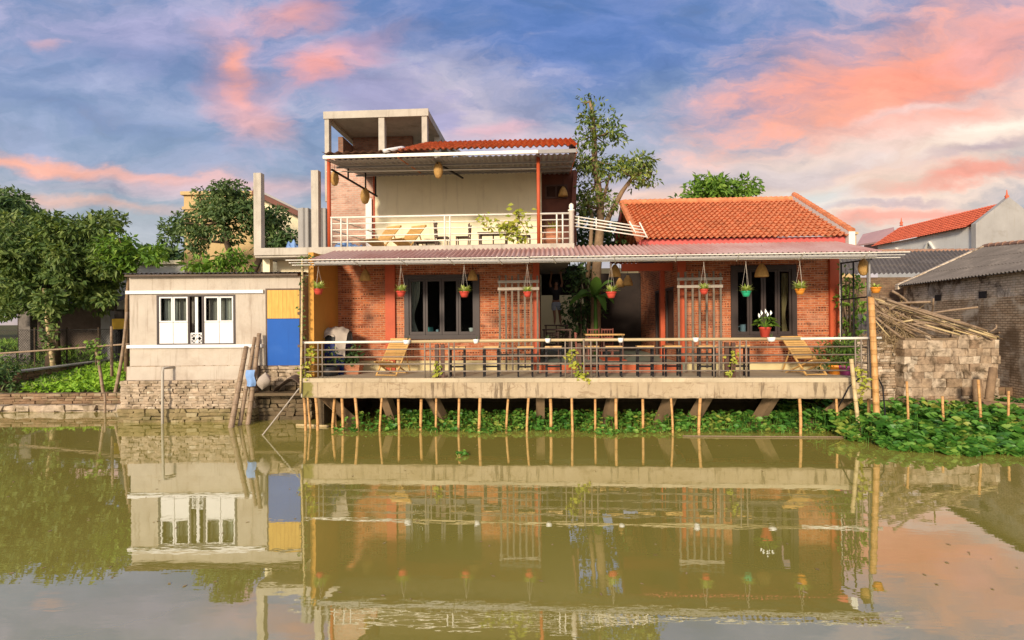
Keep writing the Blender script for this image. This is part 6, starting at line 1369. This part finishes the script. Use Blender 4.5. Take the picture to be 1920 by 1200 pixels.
for a_ in (2.6, 5.4, 7.7): MB().box(a_, a_+.4, -.04, -.001, 3.66, 3.9).build('vent_hole', M['black_metal'], t, F1)
MB().tube([(1.2, -.04, 2.05), (3, -.05, 1.98), (5, -.05, 2.2), (6.5, -.04, 2.45)], .03, 6).build('old_pipe', M['bark'], t, F1)
# second outbuilding behind
xa = Wp(1556, 0, 25.5).x; xb = 18.75; e2 = Wp(1665, 516, 25.5).z
t = thing('old_brick_building', 'smaller sooty brick outbuilding behind, left of the long one', 'building', ((xa+xb)/2, 27, .2), FW)
MB().box(xa, xb+3, 25.5, 25.8, .1, e2-.1).build('wall', M['old_brick_dark'], t, FW)
rz2 = Wp(1740, 472, 30).z
corr(m := MB(), (xa-.3, 25.2, e2), (xb+5, 25.2, e2+.1), (xa+2.2, 30, rz2), (xb+8, 30, rz2+.1), 40, .04, steps=3); m.build('roof', M['fibro'], t, FW)
m = MB()
for k in range(26): m.tube([(xa+1.9+k*.4, 30, rz2+.02), (xa+1.9+k*.4+.43, 30, rz2+.04)], [.12, .14], 8)
m.build('ridge_tiles', M['tile_grey'], t, FW)
# white house with long red roof
F3, L3 = dir_frame((28.98, 42.2), (28.95, 33.1))
e3, k3 = 8.68, 10.15
t = thing('white_house', 'white washed house with a long red tiled roof and stained grey gable', 'house', (L3/2, 2.6, .3), F3)
MB().box(0, L3-.35, 0, .3, .3, e3).box(0, .3, .3, 3.9, .3, e3).build('wall', M['white_wall'], t, F3)
MB().add([(L3, -.12, .3), (L3, 4.0, .3), (L3, 4.0, e3+.1), (L3, 1.95, k3+.25), (L3, -.12, e3+.1), (L3-.34, -.12, .3), (L3-.34, 4.0, .3), (L3-.34, 4.0, e3+.1), (L3-.34, 1.95, k3+.25), (L3-.34, -.12, e3+.1)], [(4, 3, 2, 1, 0), (5, 6, 7, 8, 9), (0, 5, 9, 4), (1, 6, 5, 0), (2, 7, 6, 1), (3, 8, 7, 2), (4, 9, 8, 3)]).build('gable_wall', M['grey_wall'], t, F3)
m = tile_roof(MB(), (-.2, -.35, e3-.06), (L3-.36, -.35, e3-.06), (-.2, 1.95, k3), (L3-.36, 1.95, k3), 40, 9, .02, .05, per=4)
tile_roof(m, (L3-.36, 4.25, e3-.06), (-.2, 4.25, e3-.06), (L3-.36, 1.95, k3), (-.2, 1.95, k3), 40, 12, .02, .05, per=4); m.build('tiled_roof', M['tile_red'], t, F3)
for a_ in (-.1, L3-.15): MB().lathe((a_, 1.95, k3+.1), [(.12, 0), (.12, .08), (.06, .12), (.13, .22), (.05, .34), (.02, .62), (0, .65)], 10).build('finial', M['tile_red'], t, F3, smooth=True)
for a_ in (L3-7.0, L3-3.8):
    m = MB(); m.hexa([(a_-.55, -.16, e3-1.15), (a_-.45, -.16, e3-1.15), (a_-.45, .0, e3-1.15), (a_-.55, .0, e3-1.15)], [(a_-.05, -.16, e3-.45), (a_+.05, -.16, e3-.45), (a_+.05, .0, e3-.45), (a_-.05, 0, e3-.45)])
    m.hexa([(a_+.45, -.16, e3-1.15), (a_+.55, -.16, e3-1.15), (a_+.55, .0, e3-1.15), (a_+.45, .0, e3-1.15)], [(a_-.05, -.158, e3-.455), (a_+.05, -.158, e3-.455), (a_+.05, .0, e3-.455), (a_-.05, 0, e3-.455)])
    wv = m.build('window', M['white_wall'], t, F3); MB().box(a_-.3, a_+.3, -.03, -.003, e3-1.9, e3-1.2).build('shutter', M['sheet_grey'], wv, F3)
# pink roofed house far behind
p = Wp(1640, 450, 52); t = thing('distant_house', 'distant house with a pale pink gabled roof beside the white house', 'house', (p.x, 54, .5), FW)
a, b = Wp(1606, 462, 52), Wp(1672, 452, 47); ridge0, ridge1 = Wp(1618, 442, 55), Wp(1676, 429, 50)
MB().box(a.x, b.x, 52.5, 58, .3, a.z-.2).build('wall', M['grey_wall'], t, FW)
m = MB(); m.hexa([(a.x, a.y, a.z), tuple(b), tuple(ridge1), tuple(ridge0)], [(a.x, a.y, a.z+.15), tuple(b+Vector((0, 0, .15))), tuple(ridge1+Vector((0, 0, .15))), tuple(ridge0+Vector((0, 0, .15)))]); m.hexa([tuple(ridge0), tuple(ridge1), tuple(ridge1+Vector((3, 4, -3))), tuple(ridge0+Vector((3, 4, -3)))], [tuple(ridge0+Vector((0, 0, .16))), tuple(ridge1+Vector((0, 0, .16))), tuple(ridge1+Vector((3, 4, -2.85))), tuple(ridge0+Vector((3, 4, -2.85)))])
m.build('roof', M['canopy'], t, FW)
g0 = Wp(1672, 452, 47); MB().add([tuple(g0), tuple(ridge1), tuple(ridge1+Vector((3, 2, -3.2))), (g0.x, 47, .5), (ridge1.x+3, 52, .5)], [(0, 3, 4, 2, 1)]).build('gable', M['grey_wall'], t, FW)
a = Wp(1590, 448, 45); tag(MB().box(a.x-.5, a.x+.7, 45, 47, .5, a.z+.35).box(a.x-.9, a.x+.75, 44.8, 47.2, a.z+.36, a.z+.56).build('distant_house', M['yellow_wall'], None, FW), 'sliver of a distant yellow house right of the orange roof', 'house')
# ================================================================== LEFT BACKGROUND
t = thing('yellow_house', 'tall ochre yellow house behind the round dark tree', 'house', (Wp(430, 0, 29).x, 30, .8), FW)
xa, xb, xc = Wp(342, 0, 28).x, Wp(478, 0, 28).x, Wp(580, 0, 28).x; zt1 = Wp(400, 366, 28).z
MB().box(xa, xb, 28, 36, .5, zt1).build('wall', M['yellow_wall'], t, FW)
MB().box(xa-.1, xb+.1, 27.85, 36.1, zt1+.002, zt1+.18).box(xa-.06, xb-.2, 27.92, 27.998, zt1-.75, zt1-.60).build('cornice', M['yellow_wall'], t, FW)
za, zb3 = Wp(490, 374, 28).z, Wp(580, 418, 28).z
MB().add([(xb+.002, 28.3, .5), (xc, 28.3, .5), (xc, 28.3, zb3), (xb+.002, 28.3, za+.2), (xb+.002, 34, .5), (xc, 34, .5), (xc, 34, zb3), (xb+.002, 34, za+.2)], [(0, 1, 2, 3), (7, 6, 5, 4), (1, 5, 6, 2), (0, 3, 7, 4), (3, 2, 6, 7)]).build('side_wall', M['cream'], t, FW)
m = MB(); m.bar((xb, 28.0, za+.33), (xc+.3, 28.0, zb3+.02), .9, .26); m.build('eave', M['brown_board'], t, FW); m = MB(); m.hexa([(xb, 27.5, za+.47), (xc+.3, 27.5, zb3+.16), (xc+.3, 34.3, zb3+.16), (xb, 34.3, za+.47)], [(xb, 27.5, za+.58), (xc+.3, 27.5, zb3+.27), (xc+.3, 34.3, zb3+.27), (xb, 34.3, za+.58)]); m.build('roof', M['sheet_grey'], t, FW)
t = thing('low_white_house', 'low flat roofed cream house behind the shed roof on the left', 'house', (Wp(280, 0, 27).x, 28, .8), FW)
MB().box(Wp(215, 0, 27).x, Wp(342, 0, 27).x, 27, 31, .5, Wp(280, 496, 27).z).build('wall', M['white_wall'], t, FW); MB().box(Wp(210, 0, 27).x, Wp(342, 0, 27).x-.05, 26.8, 31.1, Wp(280, 496, 27).z+.002, Wp(280, 489, 27).z).build('roof_slab', M['cream'], t, FW)
# dark open sheds under the mango
t = thing('open_shed', 'dark open farm shed with grey brick pillar under the mango tree', 'shed', (Wp(110, 0, 26.5).x, 27, .9), FW)
xa, xb = Wp(-80, 0, 26.5).x, Wp(245, 0, 26.5).x
corr(m := MB(), (xa, 25.6, Wp(60, 585, 25.6).z), (xb, 25.6, Wp(200, 565, 25.6).z), (xa, 30, Wp(60, 535, 30).z), (xb, 30, Wp(200, 530, 30).z), 40, .03, steps=2); m.build('roof', M['fibro'], t, FW)
MB().box(xa, xb, 29.6, 29.8, .6, 4.6).build('rear_wall', M['shade_wood'], t, FW)
for px, w_, m_ in ((41, .28, 'shade_stone'), (193, .22, 'grey_wall'), (-40, .28, 'shade_stone')): p = Wp(px, 0, 26); MB().box(p.x-w_, p.x+w_, 26, 26.4, .6, 3.6).build('pillar', M[m_], t, FW)
MB().box(xa, Wp(25, 0, 26.1).x, 26.1, 26.3, .6, 1.6).build('low_wall', M['shade_stone'], t, FW)
c = Wp(231, 600, 25.5); t2 = thing('yellow_machine', 'yellow farm machine partly hidden by the shed on the left', 'machine', (c.x, 25.4, 1.0), FW)
MB().box(c.x-.25, c.x+.5, 25.1, 25.9, c.z-.45, c.z+.05, .01).build('body', M['machine'], t2, FW); MB().box(c.x-.2, c.x+.45, 25.2, 25.8, c.z+.051, c.z+.5).build('cab', M['dark_frame'], t2, FW)
for q in (-.2, .35): MB().lathe((c.x+q, 25.5, 1.0), [(.15, 0), (.15, c.z-1.46)], 10).build('wheel_leg', M['black_metal'], t2, FW)
# wire fence
t = thing('wire_fence', 'sagging wire mesh fence before the dark farm shed', 'fence', (Wp(130, 0, 24.6).x, 24.6, .95), FW)
xa, xb = Wp(-30, 0, 24.6).x, Wp(240, 0, 24.6).x; m = MB(); z0_, z1_ = .95, Wp(120, 618, 24.6).z; h_ = z1_-z0_
n = 60
for k in range(-6, n):
    x = xa+(xb-xa)*k/n
    for s in (1, -1):
        x2 = x+h_*.9
        a_, b_ = ((x, z0_), (x2, z1_)) if s == 1 else ((x, z1_), (x2, z0_))
        if a_[0] >= xa and b_[0] <= xb: m.tube([(a_[0], 24.6, a_[1]), (b_[0], 24.6, b_[1])], .007, 3, False)
m.tube([(xa, 24.6, z1_), (xb, 24.6, z1_)], .012, 4); m.build('wire_mesh', M['wire'], t, FW)
for px in (-10, 60, 120, 180, 235): p = Wp(px, 0, 24.62); MB().tube([(p.x, 24.63, .7), (p.x, 24.63, z1_+.1)], .035, 6).build('post', M['bark_dark'], t, FW)
# garden wall, bank stones, stakes and rails
a, b = Gp(40, 722, .7), Gp(250, 684, .8)
Fg, Lg = dir_frame((a.x, a.y), (b.x, b.y)); t = thing('garden_wall', 'low mossy stone garden wall running beside the vegetable bed', 'wall', (Lg/2, .1, .4), Fg)
stone_wall(0, Lg, .3, 1.18, 0, .3, .11, .2, .45, .02, .03, ragged=.0, seed=101).build('stones', M['bank_stone'], t, Fg)
MB().box(-.02, Lg, -.06, .36, 1.181, 1.24, .01).build('coping', M['grey_wall'], t, Fg)
MB().box(.02, Lg-.02, .03, .28, .2, 1.17).build('mortar_core', M['mortar'], t, Fg)
xa, xb = -30, sx0-.1
t = thing('bank_wall', 'low brown stone retaining wall along the left pond bank', 'wall', (-15, 18.4, 0), FW)
stone_wall(-26, xb, .22, .58, 18.40, .3, .085, .2, .4, .015, .02, seed=103).build('upper_course', M['bank_stone'], t, FW)
stone_wall(-26, xb+.1, -.3, .22, 18.1, .5, .16, .25, .7, .05, .08, seed=104).build('lower_course', M['footing'], t, FW)
MB().box(-26, xb, 18.45, 18.8, -.5, .56).build('core', M['mortar'], t, FW)
for k, (xt, yt, xb_, yb, Y_, r_, lb) in enumerate(((82, 541, 100, 680, 22.5, .09, 'thick pale stake standing by the mango tree'), (109, 610, 106, 640, 22.6, .06, 'short cut stake beside the thick pale stake'), (177, 636, 196, 740, 18.7, .055, 'left crooked stake leaning in the vegetable bed'), (238, 585, 212, 738, 18.8, .06, 'slanting stake at the shed corner in the vegetable bed'), (209, 612, 210, 690, 19.2, .05, 'upright stake beside the slanting stake near the shed'), (196, 738, 191, 792, 17.8, .04, 'thin stake standing in the pond below the bank wall'))):
    a, b = Wp(xt, yt, Y_), Wp(xb_, yb, Y_); pole('garden_stake', b+Vector((0, 0, -.3)), a, r_, M['bamboo_grey' if k else 'bamboo_pale'], lb, 'stake', 'wooden stakes in the left garden', FW, .05, 140+k, r_*.8)
a, b = Wp(-20, 664, 21.5), Wp(242, 645, 20.5); pole('garden_rail', a, b, .035, M['bamboo_grey'], 'long thin bamboo rail crossing the left garden', 'rail', None, FW, .15, 150)
vine('garden_vine', 'green vine climbing the thick pale stake in the garden', [wt(92, 660, 22.3), wt(90, 630, 22.3), wt(95, 610, 22.3), wt(88, 600, 22.3)], 130, .2, M['leaf_mango'], .18, 12, FW, .012)
vine('garden_vine', 'green vine on the crooked stake in the vegetable bed', [wt(180, 690, 18.6), wt(178, 655, 18.6), wt(170, 640, 18.6), wt(190, 650, 18.6)], 50, .17, M['leaf_bright'], .1, 13, FW, .008)
shrub('bank_bush', 'dark low bush at the far left of the bank', (Wp(5, 0, 19.2).x, 19.2, .55), wcl(((5, 705, 12, 24, 18, .3), (-20, 690, 8, 30, 24, .35), (30, 722, 4, 10, 8, .2)), 19.2, 46, .3), M['leaf_dark'], .2, 60, 46, FW)
# corrugated drum and tarps on the slab at the left
for px, lb in ((573, 'grey ribbed metal tank left of the second bare column'), (606, 'grey ribbed metal tank right of the second bare column')):
    c = B(px, 455, 2.6); ztp = BZ(px, 392, 2.6); m = MB(); rad = .21 if px < 590 else .18
    m.grid(lambda p, q: (c.x+(rad+.025*math.cos(p*2*PI*8))*math.cos(2*PI*p), 2.6+(rad+.025*math.cos(p*2*PI*8))*math.sin(2*PI*p), st+(ztp-st)*q), 96, 1)
    m.lathe((c.x, 2.6, ztp-.03), [(rad-.02, 0), (0, .01)], 20)
    tag(m.build('ribbed_tank', M['grey_wall'], smooth=True), lb, 'tank', 'ribbed tanks on the slab')
def heap(px, py, v, w_, d_, h_, m, name, label, cat, base):
    c = B(px, py, v); f = lambda p, q: (c.x-w_/2+w_*p, v-d_/2+d_*q, base+h_*(math.sin(PI*p)*math.sin(PI*q))**.6*(1+.18*math.sin(p*17+q*9)+.12*math.sin(q*21))) 
    tag(MB().grid(f, 26, 18).build(name, M[m], smooth=False), label, cat)
heap(549, 455, 2.6, .55, .5, .38, 'tarp_blue', 'blue_tarp', 'small blue tarpaulin bundle left of the ribbed tank', 'tarpaulin', st)
heap(648, 455, 2.4, .9, .7, .32, 'tarp_blue', 'blue_tarp', 'blue tarpaulin bundle behind the left end of the terrace railing', 'tarpaulin', st)
heap(676, 457, 2.2, .4, .5, .16, 'tarp_blue', 'blue_tarp', 'flat blue tarpaulin beside the left terrace deck chair', 'tarpaulin', st)
